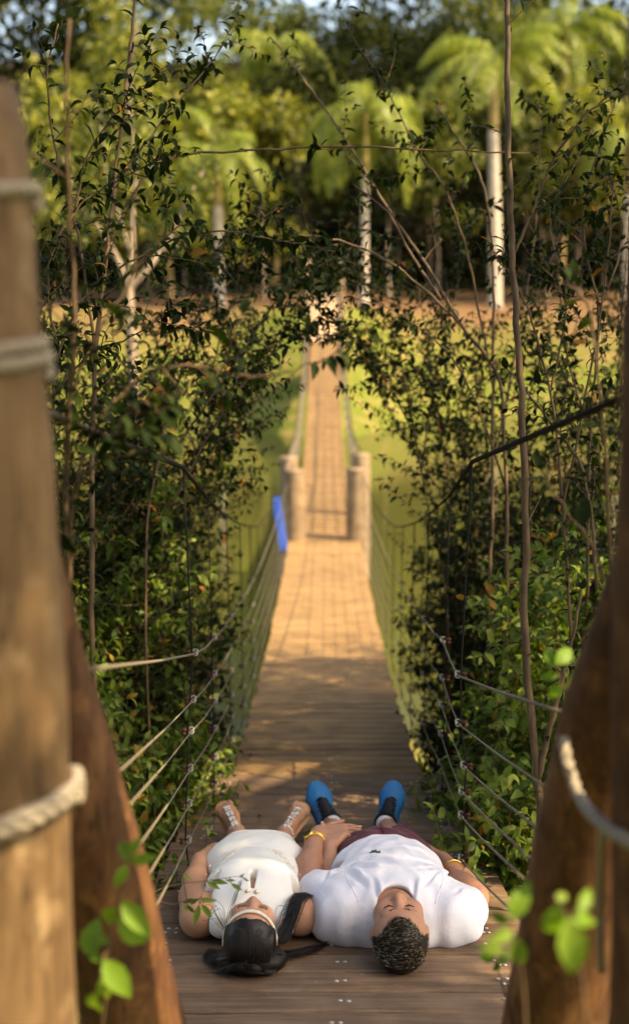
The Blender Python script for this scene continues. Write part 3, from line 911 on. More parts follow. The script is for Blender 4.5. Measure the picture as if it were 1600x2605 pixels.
# ---------------------------------------- the man
def man():
    h = 0.0042
    f = Field((-0.16, 0.02, -0.02), (0.70, 1.95, 0.33), h)
    H = Head((0.277, 0.200, 0.112), math.radians(19), yaw=math.radians(-2), size=1.04)
    head_prims(f, H, 1.06)
    f.cone(H(0, 0.055, -0.03), (0.277, 0.42, 0.095), 0.064, 0.075, 0.03)
    # torso kept well inside the shirt
    f.ell((0.277, 0.58, 0.115), (0.185, 0.20, 0.100), 0.05)
    f.ell((0.275, 0.82, 0.115), (0.180, 0.20, 0.108), 0.05)
    f.ell((0.272, 1.06, 0.10), (0.165, 0.15, 0.095), 0.05)
    # legs
    for sd, hip, knee, ank in ((-1, (0.185, 1.08, 0.085), (0.125, 1.40, 0.072), (0.068, 1.690, 0.092)), (1, (0.355, 1.08, 0.085), (0.345, 1.40, 0.072), (0.322, 1.690, 0.092))):
        f.cone(hip, knee, 0.076, 0.055, 0.04); f.cone(knee, np.array(ank)*0.35 + np.array(knee)*0.65, 0.052, 0.052, 0.03)
        f.cone(np.array(ank)*0.35 + np.array(knee)*0.65, ank, 0.052, 0.037, 0.03)
        f.cone(ank, (ank[0], ank[1] + 0.035, 0.045), 0.036, 0.038, 0.02)
    # his left arm (far side from her): elbow out, hand resting at the hip
    f.cone((0.478, 0.435, 0.082), (0.588, 0.70, 0.070), 0.057, 0.047, 0.03)
    f.cone((0.588, 0.70, 0.072), (0.562, 0.86, 0.078), 0.049, 0.047, 0.03)
    f.cone((0.562, 0.86, 0.078), (0.512, 1.075, 0.105), 0.047, 0.030, 0.03)
    tl = hand(f, (0.508, 1.09, 0.108), (-0.30, 0.92, 0.06), (0.55, 0.05, 0.83), 1.02, (0.30, 0.34, 0.4, 0.45), 0.06, thumb=-1)
    # his right arm: along her side, hand turned over hers on his belly
    f.cone((0.085, 0.44, 0.102), (-0.020, 0.74, 0.095), 0.062, 0.050, 0.03)
    f.cone((-0.020, 0.74, 0.095), (-0.022, 0.88, 0.130), 0.050, 0.0505, 0.03)
    f.cone((-0.022, 0.88, 0.130), (0.012, 1.075, 0.205), 0.050, 0.031, 0.03)
    tr = hand(f, (0.022, 1.080, 0.212), (0.93, 0.10, 0.02), (0.0, -0.30, 0.95), 1.10, (0.16, 0.20, 0.30, 0.36), 0.07, thumb=-1, thumb_dir=(0.55, 0.8, 0.1))
    me = f.mesh('person', 2)
    body = link('person', me, M['skin_m'], label='man lying on his back on the planks in white t-shirt, burgundy shorts and blue sneakers', cat='person')
    place(body)
    nails(tl[:4], body); nails(tr[:4], body)

    # shirt
    g = Field((-0.16, 0.30, -0.012), (0.70, 1.30, 0.36), 0.0048)
    g.ell((0.277, 0.575, 0.120), (0.215, 0.225, 0.122), 0.06)
    g.ell((0.275, 0.805, 0.123), (0.216, 0.232, 0.130), 0.07)
    g.ell((0.277, 1.00, 0.105), (0.192, 0.16, 0.122), 0.06)
    g.ell((0.277, 0.430, 0.085), (0.21, 0.090, 0.083), 0.06)
    g.ell((0.425, 0.545, 0.100), (0.105, 0.13, 0.088), 0.06)
    g.ell((0.140, 0.565, 0.105), (0.095, 0.12, 0.090), 0.06)
    g.ell((0.285, 0.450, 0.035), (0.295, 0.105, 0.065), 0.05)
    g.cone((0.474, 0.425, 0.084), (0.540, 0.530, 0.082), 0.084, 0.071, 0.05)
    g.cone((0.540, 0.530, 0.082), (0.552, 0.560, 0.080), 0.071, 0.067, 0.03)
    g.cone((0.092, 0.435, 0.094), (0.035, 0.60, 0.106), 0.084, 0.074, 0.05)
    g.cone((0.035, 0.60, 0.110), (0.000, 0.69, 0.108), 0.078, 0.073, 0.03)
    X, Yg, Z = g.grid()
    # folds: creases running from the armpits over the chest and along the sleeve seams
    def crease(ax, ay, bx, by, w, amp):
        dx, dy = bx - ax, by - ay; L = math.hypot(dx, dy)
        t = ((X - ax)*dx + (Yg - ay)*dy)/(L*L); q = ((X - ax)*(-dy) + (Yg - ay)*dx)/L
        win = np.clip(1 - np.abs(t - 0.5)*2, 0, 1)
        g.F[:] += (amp*win*np.exp(-(q/w)**2)*(Z > 0.06)).astype(np.float32)
    for (a, b_, c_, d_, w_, am) in ((0.10, 0.60, 0.24, 0.50, .010, .007), (0.09, 0.66, 0.26, 0.60, .012, .006), (0.10, 0.56, 0.19, 0.40, .009, .008), (0.46, 0.60, 0.33, 0.50, .010, .007), (0.47, 0.66, 0.31, 0.60, .012, .006),
                                    (0.45, 0.55, 0.37, 0.41, .009, .008), (0.12, 0.72, 0.30, 0.70, .014, .004), (0.45, 0.74, 0.27, 0.73, .014, .004), (0.06, 0.55, 0.16, 0.62, .008, .007), (0.50, 0.55, 0.43, 0.62, .008, .007),
                                    (0.11, 0.86, 0.30, 0.90, .010, .004), (0.45, 0.84, 0.30, 0.88, .010, .004), (0.12, 0.79, 0.22, 0.84, .009, .004), (0.06, 0.63, 0.03, 0.52, .008, .006), (0.53, 0.50, 0.47, 0.40, .008, .006), (0.20, 0.46, 0.22, 0.33, .008, .006), (0.35, 0.46, 0.33, 0.33, .008, .006)):
        crease(a, b_, c_, d_, w_, am*1.9); crease(a+0.018, b_+0.015, c_+0.012, d_+0.016, w_, -am*1.2)
    g.F[:] += (0.0030*np.sin(X*70 + 3*np.sin(Yg*11))*np.sin(Yg*34 + 2*np.sin(X*17))).astype(np.float32)
    # openings: hem at the waist, sleeve cuffs, neck
    g.F[:] = np.maximum(g.F, (Yg - 0.925 - 0.25*(Z - 0.24) + 0.5*(X - 0.277)**2).astype(np.float32))
    def cut(p, n):
        n = np.array(n, float)/np.linalg.norm(n)
        m_ = np.exp(-(((X - p[0])**2 + (Yg - p[1])**2)/0.16**2))
        d = (X - p[0])*n[0] + (Yg - p[1])*n[1] + (Z - p[2])*n[2]
        near = ((X - p[0])**2 + (Yg - p[1])**2 + (Z - p[2])**2) < 0.14**2
        g.F[:] = np.where(near, np.maximum(g.F, d), g.F).astype(np.float32)
    cut((0.548, 0.535, 0.08), (0.50, 0.86, -0.1)); cut((0.005, 0.665, 0.112), (-0.35, 0.93, 0))
    g.cone((0.277, 0.27, 0.125), (0.277, 0.385, 0.14), 0.080, 0.064, 0.012, sub=True)
    g.F[:] = np.maximum(g.F, (0.318 - Yg).astype(np.float32))
    sh = link('t_shirt', g.mesh('t_shirt', 2), M['shirt'], body)
    # collar rib
    mb = MB()
    cpts = []
    for i in range(25):
        a = math.pi*(0.02 + 0.96*i/24)
        cpts.append((0.277 - 0.080*math.cos(a), 0.345 + 0.098*math.sin(a), 0.115 + 0.078*math.sin(a)))
    mb.tube(cpts, 0.007, 8); mb.build('collar', M['shirt'], sh)
    # small embroidered emblem on the chest, sleeve seams, hem
    mb = MB(); rr = random.Random(5)
    from mathutils.bvhtree import BVHTree
    dg_me = sh.data
    bv = BVHTree.FromPolygons([v.co for v in dg_me.vertices], [p.vertices for p in dg_me.polygons])
    def onshirt(x, y):
        hit = bv.ray_cast(Vector((x, y, 0.6)), Vector((0, 0, -1)))
        return hit[0] + Vector((0, 0, 0.0012)) if hit[0] else Vector((x, y, 0.25))
    qx, qy = 0.222, 0.655
    for seg in (((-0.016, 0.004), (-0.008, 0.008), (0.0, 0.004), (0.010, 0.0), (0.016, -0.006)), ((-0.006, 0.007), (-0.010, 0.016)), ((0.003, 0.004), (0.001, 0.014)), ((-0.004, 0.004), (-0.008, -0.006)), ((0.008, 0.0), (0.005, -0.010)), ((0.012, -0.003), (0.018, 0.006)), ((-0.016, 0.004), (-0.021, 0.0))):
        mb.tube([onshirt(qx + a*0.9, qy + b_*2.0) for a, b_ in seg], 0.0038, 5)
    mb.build('emblem', M['emblem'], sh)
    for pl_ in (((0.150, 0.375), (0.128, 0.43), (0.112, 0.50), (0.110, 0.57), (0.125, 0.63)), ((0.410, 0.375), (0.436, 0.43), (0.450, 0.49), (0.452, 0.55), (0.440, 0.61))):
        mb = MB(); mb.tube([onshirt(p.x, p.y) - Vector((0, 0, 0.0012)) for p in catmull([Vector((a, b_, 0)) for a, b_ in pl_], 5)], 0.0019, 5); mb.build('sleeve_seam', M['shirt'], sh)
    for (c_, e1, e2, rr_) in (((0.012, 0.652, 0.108), (0.93, 0.35, 0), (0, 0, 1), 0.071), ((0.545, 0.528, 0.085), (0.86, -0.50, 0), (0, 0, 1), 0.071)):
        mb = MB(); mb.ring(c_, e1, e2, rr_, 0.0042, 26, 6); mb.build('cuff', M['shirt'], sh)
    mb = MB(); mb.tube([onshirt(x_, 0.912 - 0.5*(x_ - 0.277)**2) - Vector((0, 0, 0.0012)) for x_ in np.linspace(0.165, 0.39, 22)], 0.0016, 5); mb.build('hem_stitching', M['shirt'], sh)

    # shorts
    s_ = Field((0.0, 0.82, -0.012), (0.56, 1.48, 0.32), 0.005)
    s_.ell((0.272, 1.03, 0.106), (0.200, 0.21, 0.129), 0.05)
    s_.cone((0.190, 1.09, 0.096), (0.140, 1.36, 0.086), 0.100, 0.082, 0.03)
    s_.cone((0.362, 1.09, 0.096), (0.368, 1.36, 0.086), 0.100, 0.082, 0.03)
    X, Yg, Z = s_.grid()
    s_.F[:] = np.maximum(s_.F, (0.86 - Yg).astype(np.float32)); s_.F[:] = np.maximum(s_.F, (Yg - 1.375 - 0.015*np.sin(X*40)).astype(np.float32))
    s_.F[:] += (0.004*np.sin(X*60 + 6*Yg + 2*np.sin(Yg*30))*np.clip((Z - 0.02)*10, 0, 1)).astype(np.float32)
    so = link('shorts', s_.mesh('shorts', 2), M['shorts'], body)
    mb = MB(); mb.tube([(0.272, 0.99, 0.232), (0.270, 1.07, 0.234), (0.266, 1.14, 0.217), (0.262, 1.20, 0.17)], 0.006, 6); mb.build('fly_seam', M['shorts'], so)
    mb = MB(); mb.tube([(0.10 + 0.345*t, 0.945, 0.106 + 0.121*math.sin(math.pi*min(1, max(0, t)))) for t in np.linspace(0, 1, 14)], 0.008, 6); mb.build('waistband', M['shorts'], so)

    # sneakers
    for sd, ank, toe in ((-1, (0.068, 1.700, 0.094), (0.006, 1.845, 0.246)), (1, (0.322, 1.700, 0.094), (0.372, 1.850, 0.248))):
        sn = empty('sneaker'); sn.parent = body
        a = np.array(ank); t = np.array(toe)
        L = t - a; Ln = L/np.linalg.norm(L)
        out = np.array((sd*1.0, 0, 0)); out = out - Ln*(out @ Ln); out /= np.linalg.norm(out)
        dors = np.cross(Ln, out); dors = dors*(-1 if dors[1] > 0 else 1)      # points back to the camera
        heel = a - Ln*0.015 - dors*0.035
        heel[2] = max(heel[2], 0.045)
        q = Field(np.minimum(a, t) - 0.10, np.maximum(a, t) + 0.10, 0.0036)
        ball = heel + Ln*0.170 + out*0.004; tip = heel + Ln*0.218
        q.cone(heel, ball, 0.042, 0.052, 0.02, flat=(dors, 0.70)); q.cone(ball, tip, 0.052, 0.042, 0.03, flat=(dors, 0.66))
        q.ell(ball, (0.056, 0.055, 0.037), 0.02, np.array([out, Ln, dors]))
        q.cone(heel + dors*0.012, a + dors*0.002, 0.044, 0.044, 0.02)
        q.cone(a + dors*0.006, ball + dors*0.010, 0.041, 0.030, 0.03)
        # opening for the ankle
        up_leg = np.array((0.277, 1.2, 0.085)) - a; up_leg /= np.linalg.norm(up_leg)
        q.cone(a + up_leg*0.028, a + up_leg*0.09, 0.040, 0.044, 0.006, sub=True)
        link('upper', q.mesh('upper', 2), M['shoe'], sn)
        q = Field(np.minimum(a, t) - 0.12, np.maximum(a, t) + 0.12, 0.004)
        hs = heel - dors*0.030; bs = ball - dors*0.030; ts = tip - dors*0.022
        q.cone(hs, bs, 0.045, 0.058, 0.02, flat=(dors, 0.28)); q.cone(bs, ts, 0.058, 0.047, 0.02, flat=(dors, 0.28))
        link('sole', q.mesh('sole', 1), M['sole'], sn)
        # collar of the shoe, tongue and laces
        mb = MB(); mb.ring(a + up_leg*0.022 + dors*0.004, out, np.cross(up_leg, out), 0.0445, 0.0085, 20, 7); mb.build('ankle_collar', M['black'], sn)
        mb = MB()
        c0 = a + dors*0.047 + Ln*0.012; c1 = ball + dors*0.040 - Ln*0.030
        mb.tube([c0 - dors*0.004 - Ln*0.012, c0*0.66 + c1*0.34 + dors*0.003, c0*0.33 + c1*0.67 + dors*0.002, c1], [0.024, 0.026, 0.022, 0.013], 10); mb.build('tongue', M['black'], sn)
        mb = MB()
        for j in range(6):
            fr = 0.05 + 0.17*j
            c_ = c0*(1-fr) + c1*fr + dors*0.012
            wv = 0.034 - 0.0022*j
            mb.tube([c_ - out*wv - dors*0.010, c_ - out*wv*0.5 + dors*0.006 + Ln*0.004*(-1)**j, c_ + out*wv*0.5 + dors*0.006 - Ln*0.004*(-1)**j, c_ + out*wv - dors*0.010], 0.0050, 6)
        mb.ball(c0 + dors*0.016, (0.010, 0.007, 0.007), 7, 5)
        for e_ in (-1, 1): mb.tube([c0 + dors*0.016, c0 + dors*0.022 + out*0.022*e_ - Ln*0.004, c0 + dors*0.008 + out*0.034*e_ - Ln*0.012], 0.0032, 5)
        mb.build('laces', M['black'], sn)
        mb = MB(); mb.ball(tip + dors*0.022 - Ln*0.022, (0.010, 0.006, 0.006), 8, 5); mb.build('toe_mark', M['sock'], sn)
        mb = MB(); mb.tube([a + up_leg*0.012, a + up_leg*0.040, a + up_leg*0.062], [0.0430, 0.0425, 0.0410], 20); mb.build('sock', M['sock'], sn)

    # hair: short cap of fine spikes, pale tips
    q = Field((0.15, 0.03, -0.03), (0.41, 0.36, 0.28), 0.004)
    head_prims(q, H, 1.06, 0.0025, face=False)
    X, Yg, Z = q.grid()
    R_ = H.R
    x, y, z = X - H.c[0], Yg - H.c[1], Z - H.c[2]
    ly = (R_[1][0]*x + R_[1][1]*y + R_[1][2]*z)/H.size; lz = (R_[2][0]*x + R_[2][1]*y + R_[2][2]*z)/H.size; lx = (R_[0][0]*x + R_[0][1]*y + R_[0][2]*z)/H.size
    line = -0.060 + np.clip(0.045 - lz, 0, 1)*0.75 + 0.012*np.cos(lx*45)*(lz > 0.03)
    q.F[:] = np.maximum(q.F, (ly - line).astype(np.float32)*0.8)
    m_, nt, b, o_ = new_mat('short_hair_pale_tips')
    gn = nt.nodes.new('ShaderNodeNewGeometry')
    nt.links.new(ramp(nt, gn.outputs['Random Per Island'], [(0.0, (0.012, 0.008, 0.006)), (0.52, (0.022, 0.014, 0.009)), (0.66, (0.12, 0.08, 0.04)), (0.80, (0.36, 0.27, 0.14)), (1.0, (0.52, 0.42, 0.25))]), b.inputs['Base Color'])
    b.inputs['Roughness'].default_value = 0.5
    hm = q.mesh('hair', 1)
    hr = link('hair', hm, M['hair'], body)
    rr = np.random.RandomState(3)
    mb = MB()
    vs = np.array([v.co[:] for v in hm.vertices]); ns = np.array([v.normal[:] for v in hm.vertices])
    pick = rr.choice(len(vs), 6500)
    cr = H.c
    for i_ in pick:
        p = vs[i_] + rr.normal(0, 0.0022, 3)
        loc = R_ @ (p - cr)/H.size
        if p[2] < 0.03: continue
        # lie sideways and back, tips lifted
        side = np.sign(rr.uniform(-1, 1)*0.4 - 0.5)
        d = H.E @ np.array((side*rr.uniform(0.6, 1.0), -0.35 + rr.normal(0, 0.2), 0.1))
        d = d - ns[i_]*(d @ ns[i_]); d = d/np.linalg.norm(d) + ns[i_]*rr.uniform(0.05, 0.30)
        topness = max(0.0, 1 - abs(loc[0])/0.075)
        L = rr.uniform(0.004, 0.009) + 0.012*topness*rr.uniform(0.6, 1)
        if abs(loc[0]) > 0.068 and rr.rand() < 0.6: continue
        t_ = np.cross(d, ns[i_]); t_ /= np.linalg.norm(t_) + 1e-9
        w_ = rr.uniform(0.0009, 0.0017)
        tip = p + d*L
        mb.add([p - t_*w_, p + t_*w_, p + ns[i_]*w_*1.4, tip], None, [(0, 1, 3), (1, 2, 3), (2, 0, 3)])
    mb.build('hair_spikes', m_, hr, kind='stuff')
    # brows, lashes, lips
    for sd in (-1, 1):
        mb = MB(); mb.tube([H(sd*0.013, -0.013, 0.0935), H(sd*0.028, -0.019, 0.0935), H(sd*0.047, -0.013, 0.082)], [0.0032, 0.0042, 0.0020], 6); mb.build('eyebrow', M['lash'], body)
        mb = MB(); mb.tube([H(sd*0.018, 0.0075, 0.0895), H(sd*0.032, 0.0095, 0.0920), H(sd*0.047, 0.0065, 0.0865)], [0.0014, 0.0024, 0.0014], 5); mb.build('eyelash', M['lash'], body)
    mb = MB(); mb.tube([H(-0.020, 0.064, 0.0925), H(-0.008, 0.0600, 0.0975), H(0, 0.0612, 0.0980), H(0.008, 0.0600, 0.0975), H(0.020, 0.064, 0.0925)], [0.0012, 0.0034, 0.0036, 0.0034, 0.0012], 7)
    mb.tube([H(-0.018, 0.0665, 0.0925), H(0, 0.0705, 0.0965), H(0.018, 0.0665, 0.0925)], [0.0012, 0.0042, 0.0012], 7); mb.build('lips', M['lip'], body)
    # watch on his right wrist, bracelet on his left
    w0 = np.array((0.003, 1.030, 0.187)); ax = np.array((0.034, 0.195, 0.075)); ax /= np.linalg.norm(ax)
    u1 = np.cross(ax, (0, 0, 1)); u1 /= np.linalg.norm(u1); u2 = np.cross(u1, ax)
    wt = empty('wristwatch'); wt.parent = body
    mb = MB()
    for off in (-0.008, 0.0, 0.008):
        for i in range(22):
            a = 2*math.pi*i/22
            c_ = w0 + ax*off + (u1*math.cos(a) + u2*math.sin(a))*0.0385
            mb.ball(c_, (0.0062, 0.0050, 0.0050), 6, 4)
    mb.ring(w0, u1, u2, 0.0365, 0.008, 24, 6)
    mb.build('bracelet_band', M['gold'], wt)
    mb = MB(); cdir = (u2*0.80 - u1*0.6 if u1[0] > 0 else u2*0.8 + u1*0.6)
    mb.tube([w0 + cdir*0.034, w0 + cdir*0.046, w0 + cdir*0.0475], [0.0215, 0.0215, 0.018], 18); mb.build('watch_case', M['gold'], wt)
    mb = MB()
    b0 = np.array((0.540, 0.955, 0.092)); ax = np.array((-0.05, 0.215, 0.027)); ax /= np.linalg.norm(ax)
    u1 = np.cross(ax, (0, 0, 1)); u1 /= np.linalg.norm(u1); u2 = np.cross(u1, ax)
    mb.ring(b0, u1, u2, 0.0425, 0.0042, 26, 6); mb.build('bracelet', M['gold'], body)
    return body
man()

# ---------------------------------------- the woman
def woman():
    h = 0.0042
    f = Field((-0.58, 0.03, -0.02), (0.24, 1.86, 0.33), h)
    H = Head((-0.208, 0.200, 0.104), math.radians(4), yaw=math.radians(4), size=0.97)
    head_prims(f, H, 0.98)
    f.cone(H(0, 0.06, -0.03), (-0.215, 0.43, 0.080), 0.050, 0.056, 0.025)
    f.ell((-0.225, 0.50, 0.072), (0.185, 0.085, 0.066), 0.05)
    f.ell((-0.222, 0.62, 0.095), (0.150, 0.17, 0.085), 0.05)
    f.ell((-0.222, 0.82, 0.095), (0.145, 0.19, 0.085), 0.05)
    f.ell((-0.225, 1.03, 0.095), (0.165, 0.16, 0.085), 0.05)
    for hip, knee, ank in (((-0.315, 1.02, 0.080), (-0.330, 1.33, 0.062), (-0.347, 1.632, 0.062)), ((-0.145, 1.02, 0.080), (-0.140, 1.33, 0.062), (-0.133, 1.622, 0.062))):
        f.cone(hip, knee, 0.072, 0.050, 0.04)
        m_ = np.array(ank)*0.35 + np.array(knee)*0.65
        f.cone(knee, m_, 0.046, 0.046, 0.03); f.cone(m_, ank, 0.046, 0.030, 0.03)
    # her right arm, out at her side, hand on her hip
    f.cone((-0.402, 0.460, 0.074), (-0.440, 0.70, 0.068), 0.069, 0.054, 0.04)
    f.cone((-0.440, 0.70, 0.070), (-0.452, 0.84, 0.084), 0.054, 0.045, 0.03)
    f.cone((-0.452, 0.84, 0.084), (-0.452, 1.005, 0.122), 0.046, 0.030, 0.03)
    t1 = hand(f, (-0.452, 1.012, 0.125), (0.16, 0.95, 0.10), (-0.62, -0.10, 0.75), 0.92, (0.22, 0.24, 0.28, 0.32), 0.05, thumb=1)
    # her left arm slips under his and comes up beside it
    f.cone((-0.048, 0.475, 0.072), (0.010, 0.63, 0.056), 0.066, 0.052, 0.04)
    f.cone((0.010, 0.63, 0.056), (0.052, 0.78, 0.062), 0.050, 0.044, 0.03)
    f.cone((0.052, 0.78, 0.062), (0.060, 0.99, 0.176), 0.043, 0.0265, 0.03)
    t2 = hand(f, (0.060, 0.995, 0.180), (0.40, 0.78, 0.28), (-0.25, -0.40, 0.85), 1.0, (0.45, 0.62, 0.70, 0.75), 0.06, thumb=-1, thumb_dir=(-0.30, 0.75, 0.62))
    # feet: heel, instep, toes upright
    feet = []
    for sd, ank, toe in ((-1, (-0.347, 1.632, 0.062), (-0.408, 1.745, 0.160)), (1, (-0.133, 1.622, 0.062), (-0.066, 1.740, 0.162))):
        a = np.array(ank); t = np.array(toe); Ln = t - a; Ln /= np.linalg.norm(Ln)
        out = np.array((sd*1.0, 0, 0)); out -= Ln*(out @ Ln); out /= np.linalg.norm(out)
        dors = np.cross(Ln, out); dors = dors*(-1 if dors[1] > 0 else 1)
        heel = a - Ln*0.020 - dors*0.030; heel[2] = max(0.032, heel[2])
        ball = heel + Ln*0.150
        f.cone(a, heel, 0.031, 0.031, 0.02)
        f.cone(heel, ball, 0.029, 0.033, 0.02, flat=(dors, 0.7)); f.cone(a + dors*0.002, ball + dors*0.006, 0.030, 0.020, 0.03)
        f.ell(ball, (0.041, 0.030, 0.018), 0.02, np.array([out, Ln, dors]))
        for j, (o_, L, r) in enumerate(((-0.027, 0.050, 0.0125), (-0.007, 0.047, 0.0090), (0.009, 0.041, 0.0085), (0.023, 0.034, 0.0080), (0.035, 0.026, 0.0078))):
            p0 = ball + out*o_*0.9 + Ln*0.010 + dors*0.004; p1 = ball + out*o_ + Ln*(L*0.8) + dors*0.009; p2 = ball + out*o_ + Ln*(L + 0.008) + dors*0.002
            f.cone(p0, p1, r*0.95, r, 0.006); f.cone(p1, p2, r, r*0.92, 0.005)
        feet.append((sd, a, heel, ball, Ln, out, dors))
    me = f.mesh('person', 2)
    body = link('person', me, M['skin_w'], label='woman lying on her back on the planks in ivory sleeveless dress with pearl headband', cat='person')
    place(body)
    nails(t1[:4], body, 0.9); nails([t2[4]], body, 1.0)

    # sandals
    rr = random.Random(11)
    for (sd, a, heel, ball, Ln, out, dors) in feet:
        sn = empty('sandal'); sn.parent = body
        q = Field(np.minimum(heel, ball + Ln*0.09) - 0.09, np.maximum(heel, ball + Ln*0.09) + 0.09, 0.0036)
        b1 = ball + Ln*0.045 - dors*0.024
        q.cone(heel - dors*0.028, ball - dors*0.020, 0.034, 0.050, 0.02, flat=(dors, 0.16)); q.cone(ball - dors*0.020, b1 + dors*0.004, 0.050, 0.046, 0.02, flat=(dors, 0.16))
        link('sole', q.mesh('sole', 1), M['tan'], sn)
        # strap across the toes
        mb = MB(); pts = []
        for i in range(13):
            t_ = i/12
            pts.append(ball + Ln*0.018 + out*(0.045*(2*t_ - 1)) + dors*(0.031*math.sin(math.pi*t_) - 0.008))
        mb.tube(pts, 0.0066, 6); mb.build('toe_strap', M['tan'], sn)
        # jewelled T-bar and ankle strap
        mb = MB()
        top = a + dors*0.034 + Ln*0.004; low = ball + dors*0.030 + Ln*0.012
        for i in range(9):
            t_ = i/8
            c_ = low*(1 - t_) + top*t_ + dors*0.004
            for e_ in ((-1, 1) if i % 2 else (-1.3, 0, 1.3)):
                s0 = rr.uniform(0.0055, 0.0090)
                mb.ball(c_ + out*e_*0.0080 + Ln*rr.uniform(-.003, .003), (s0, s0, s0*0.8), 6, 4)
        up_leg = np.array((a[0], 1.2, 0.085)) - a; up_leg /= np.linalg.norm(up_leg); s2 = np.cross(up_leg, out)
        for i in range(20):
            an = 2*math.pi*i/20
            c_ = a + up_leg*0.010 + (out*math.cos(an) + s2*math.sin(an))*0.0355 + Ln*0.002
            s0 = rr.uniform(0.0058, 0.0085)
            mb.ball(c_, (s0, s0, s0), 6, 4)
        mb.build('jewelled_strap', M['gem'], sn)
        mb = MB(); mb.ring(a + up_leg*0.018, out, s2, 0.0335, 0.0045, 20, 6); mb.build('ankle_strap', M['tan'], sn)

    # dress
    g = Field((-0.47, 0.30, -0.012), (0.02, 1.42, 0.30), 0.0045)
    g.ell((-0.224, 0.60, 0.100), (0.172, 0.20, 0.103), 0.05)
    g.ell((-0.290, 0.640, 0.150), (0.078, 0.085, 0.060), 0.06); g.ell((-0.155, 0.640, 0.150), (0.078, 0.085, 0.060), 0.06)
    g.ell((-0.222, 0.82, 0.105), (0.172, 0.21, 0.105), 0.06)
    g.ell((-0.228, 1.00, 0.096), (0.200, 0.18, 0.098), 0.06)
    g.cone((-0.305, 1.00, 0.090), (-0.318, 1.30, 0.078), 0.100, 0.076, 0.07); g.cone((-0.150, 1.00, 0.090), (-0.145, 1.30, 0.078), 0.100, 0.076, 0.07)
    g.cone((-0.23, 1.00, 0.090), (-0.235, 1.30, 0.072), 0.100, 0.074, 0.09)
    # shoulder yokes
    g.cone((-0.310, 0.60, 0.10), (-0.318, 0.415, 0.070), 0.060, 0.052, 0.04); g.cone((-0.128, 0.60, 0.10), (-0.112, 0.415, 0.070), 0.060, 0.050, 0.04)
    X, Yg, Z = g.grid()
    g.F[:] = np.maximum(g.F, (Yg - 1.27).astype(np.float32)); g.F[:] = np.maximum(g.F, (0.372 - Yg).astype(np.float32))
    # arm holes and neckline
    g.F[:] = np.where(Yg < 0.60, np.maximum(g.F, np.maximum(-(X + 0.360 - 0.25*np.clip(Yg - 0.5, 0, 1)), -0.08)), g.F).astype(np.float32)
    g.F[:] = np.where(Yg < 0.60, np.maximum(g.F, (X + 0.072 + 0.20*np.clip(Yg - 0.5, 0, 1))), g.F).astype(np.float32)
    g.cone((-0.215, 0.30, 0.08), (-0.215, 0.365, 0.14), 0.075, 0.060, 0.01, sub=True)
    # keyhole: a drop-shaped cut at the breastbone
    kx, ky = -0.2165, 0.515
    dk = np.sqrt(((X - kx)/1.0)**2 + (np.maximum(np.abs(Yg - ky) - 0.045, 0))**2) - (0.0045 + 0.009*np.clip((Yg - ky + 0.06)/0.12, 0, 1))
    g.F[:] = np.where(Z > 0.10, np.maximum(g.F, -np.maximum(dk, 0.150 - Z - 0.02)), g.F).astype(np.float32)
    # soft folds over the lap
    g.F[:] += (0.0030*np.sin(46*(Yg + 0.9*(X + 0.23)**2*2.0))*np.clip((Yg - 0.86)*6, 0, 1)*np.clip((1.26 - Yg)*10, 0, 1)*np.clip(Z*12 - 0.6, 0, 1)).astype(np.float32)
    g.F[:] += (0.0016*np.sin(X*55 + 4*np.sin(Yg*9))*np.sin(Yg*25)).astype(np.float32)
    dr = link('dress', g.mesh('dress', 2), M['dress'], body)
    mb = MB()
    ins = Field((-0.27, 0.50, 0.10), (-0.16, 0.65, 0.20), 0.004)
    ins.ell((-0.2165, 0.575, 0.140), (0.03, 0.06, 0.020), 0.01)
    from mathutils.bvhtree import BVHTree
    bv = BVHTree.FromPolygons([v.co for v in dr.data.vertices], [p.vertices for p in dr.data.polygons])
    def top(x, y, up=0.0):
        hit = bv.ray_cast(Vector((x, y, 0.6)), Vector((0, 0, -1)))
        return (hit[0] if hit[0] else Vector((x, y, 0.18))) + Vector((0, 0, up))
    for x_ in (-0.2325, -0.2005):
        mb = MB(); mb.ball(top(x_, 0.447, 0.004), 0.0078, 10, 7); mb.build('pearl_button', M['pearl'], dr)
        mb = MB(); mb.ring(top(x_, 0.447, 0.001), (1, 0, 0), (0, 1, 0), 0.0082, 0.0016, 12, 5); mb.build('button_setting', M['gold'], dr)
    # beaded lace at the waist
    mb = MB()
    for sd in (-1, 1):
        for i in range(70):
            t_ = rr.random()
            x_ = -0.222 + sd*(0.155 - 0.085*t_) + rr.gauss(0, 0.008); y_ = 0.72 + 0.13*t_ + rr.gauss(0, 0.010)
            mb.ball(top(x_, y_, 0.0018), rr.uniform(0.0022, 0.0042), 6, 4)
        for i in range(26):
            t_ = i/25
            mb.ball(top(-0.222 + sd*(0.168 - 0.03*t_), 0.60 + 0.16*t_, 0.001), rr.uniform(0.002, 0.0035), 6, 4)
    mb.build('bead_lace', M['pearl'], dr, kind='stuff')
    mb = MB(); mb.tube([top(x_, 0.872 + 0.6*(x_ + 0.222)**2, 0.0005) for x_ in np.linspace(-0.375, -0.07, 24)], 0.0022, 5); mb.build('waist_seam', M['dress'], dr)
    mb = MB(); mb.tube([top(x_, 1.262, -0.001) for x_ in np.linspace(-0.375, -0.09, 24)], 0.0042, 6); mb.build('hem', M['dress'], dr)

    # hair: a dark cap, then locks
    q = Field((-0.40, 0.0, -0.03), (-0.02, 0.40, 0.28), 0.0042)
    head_prims(q, H, 1.00, 0.009, face=False)
    q.ell((-0.205, 0.185, 0.030), (0.118, 0.085, 0.050), 0.03)
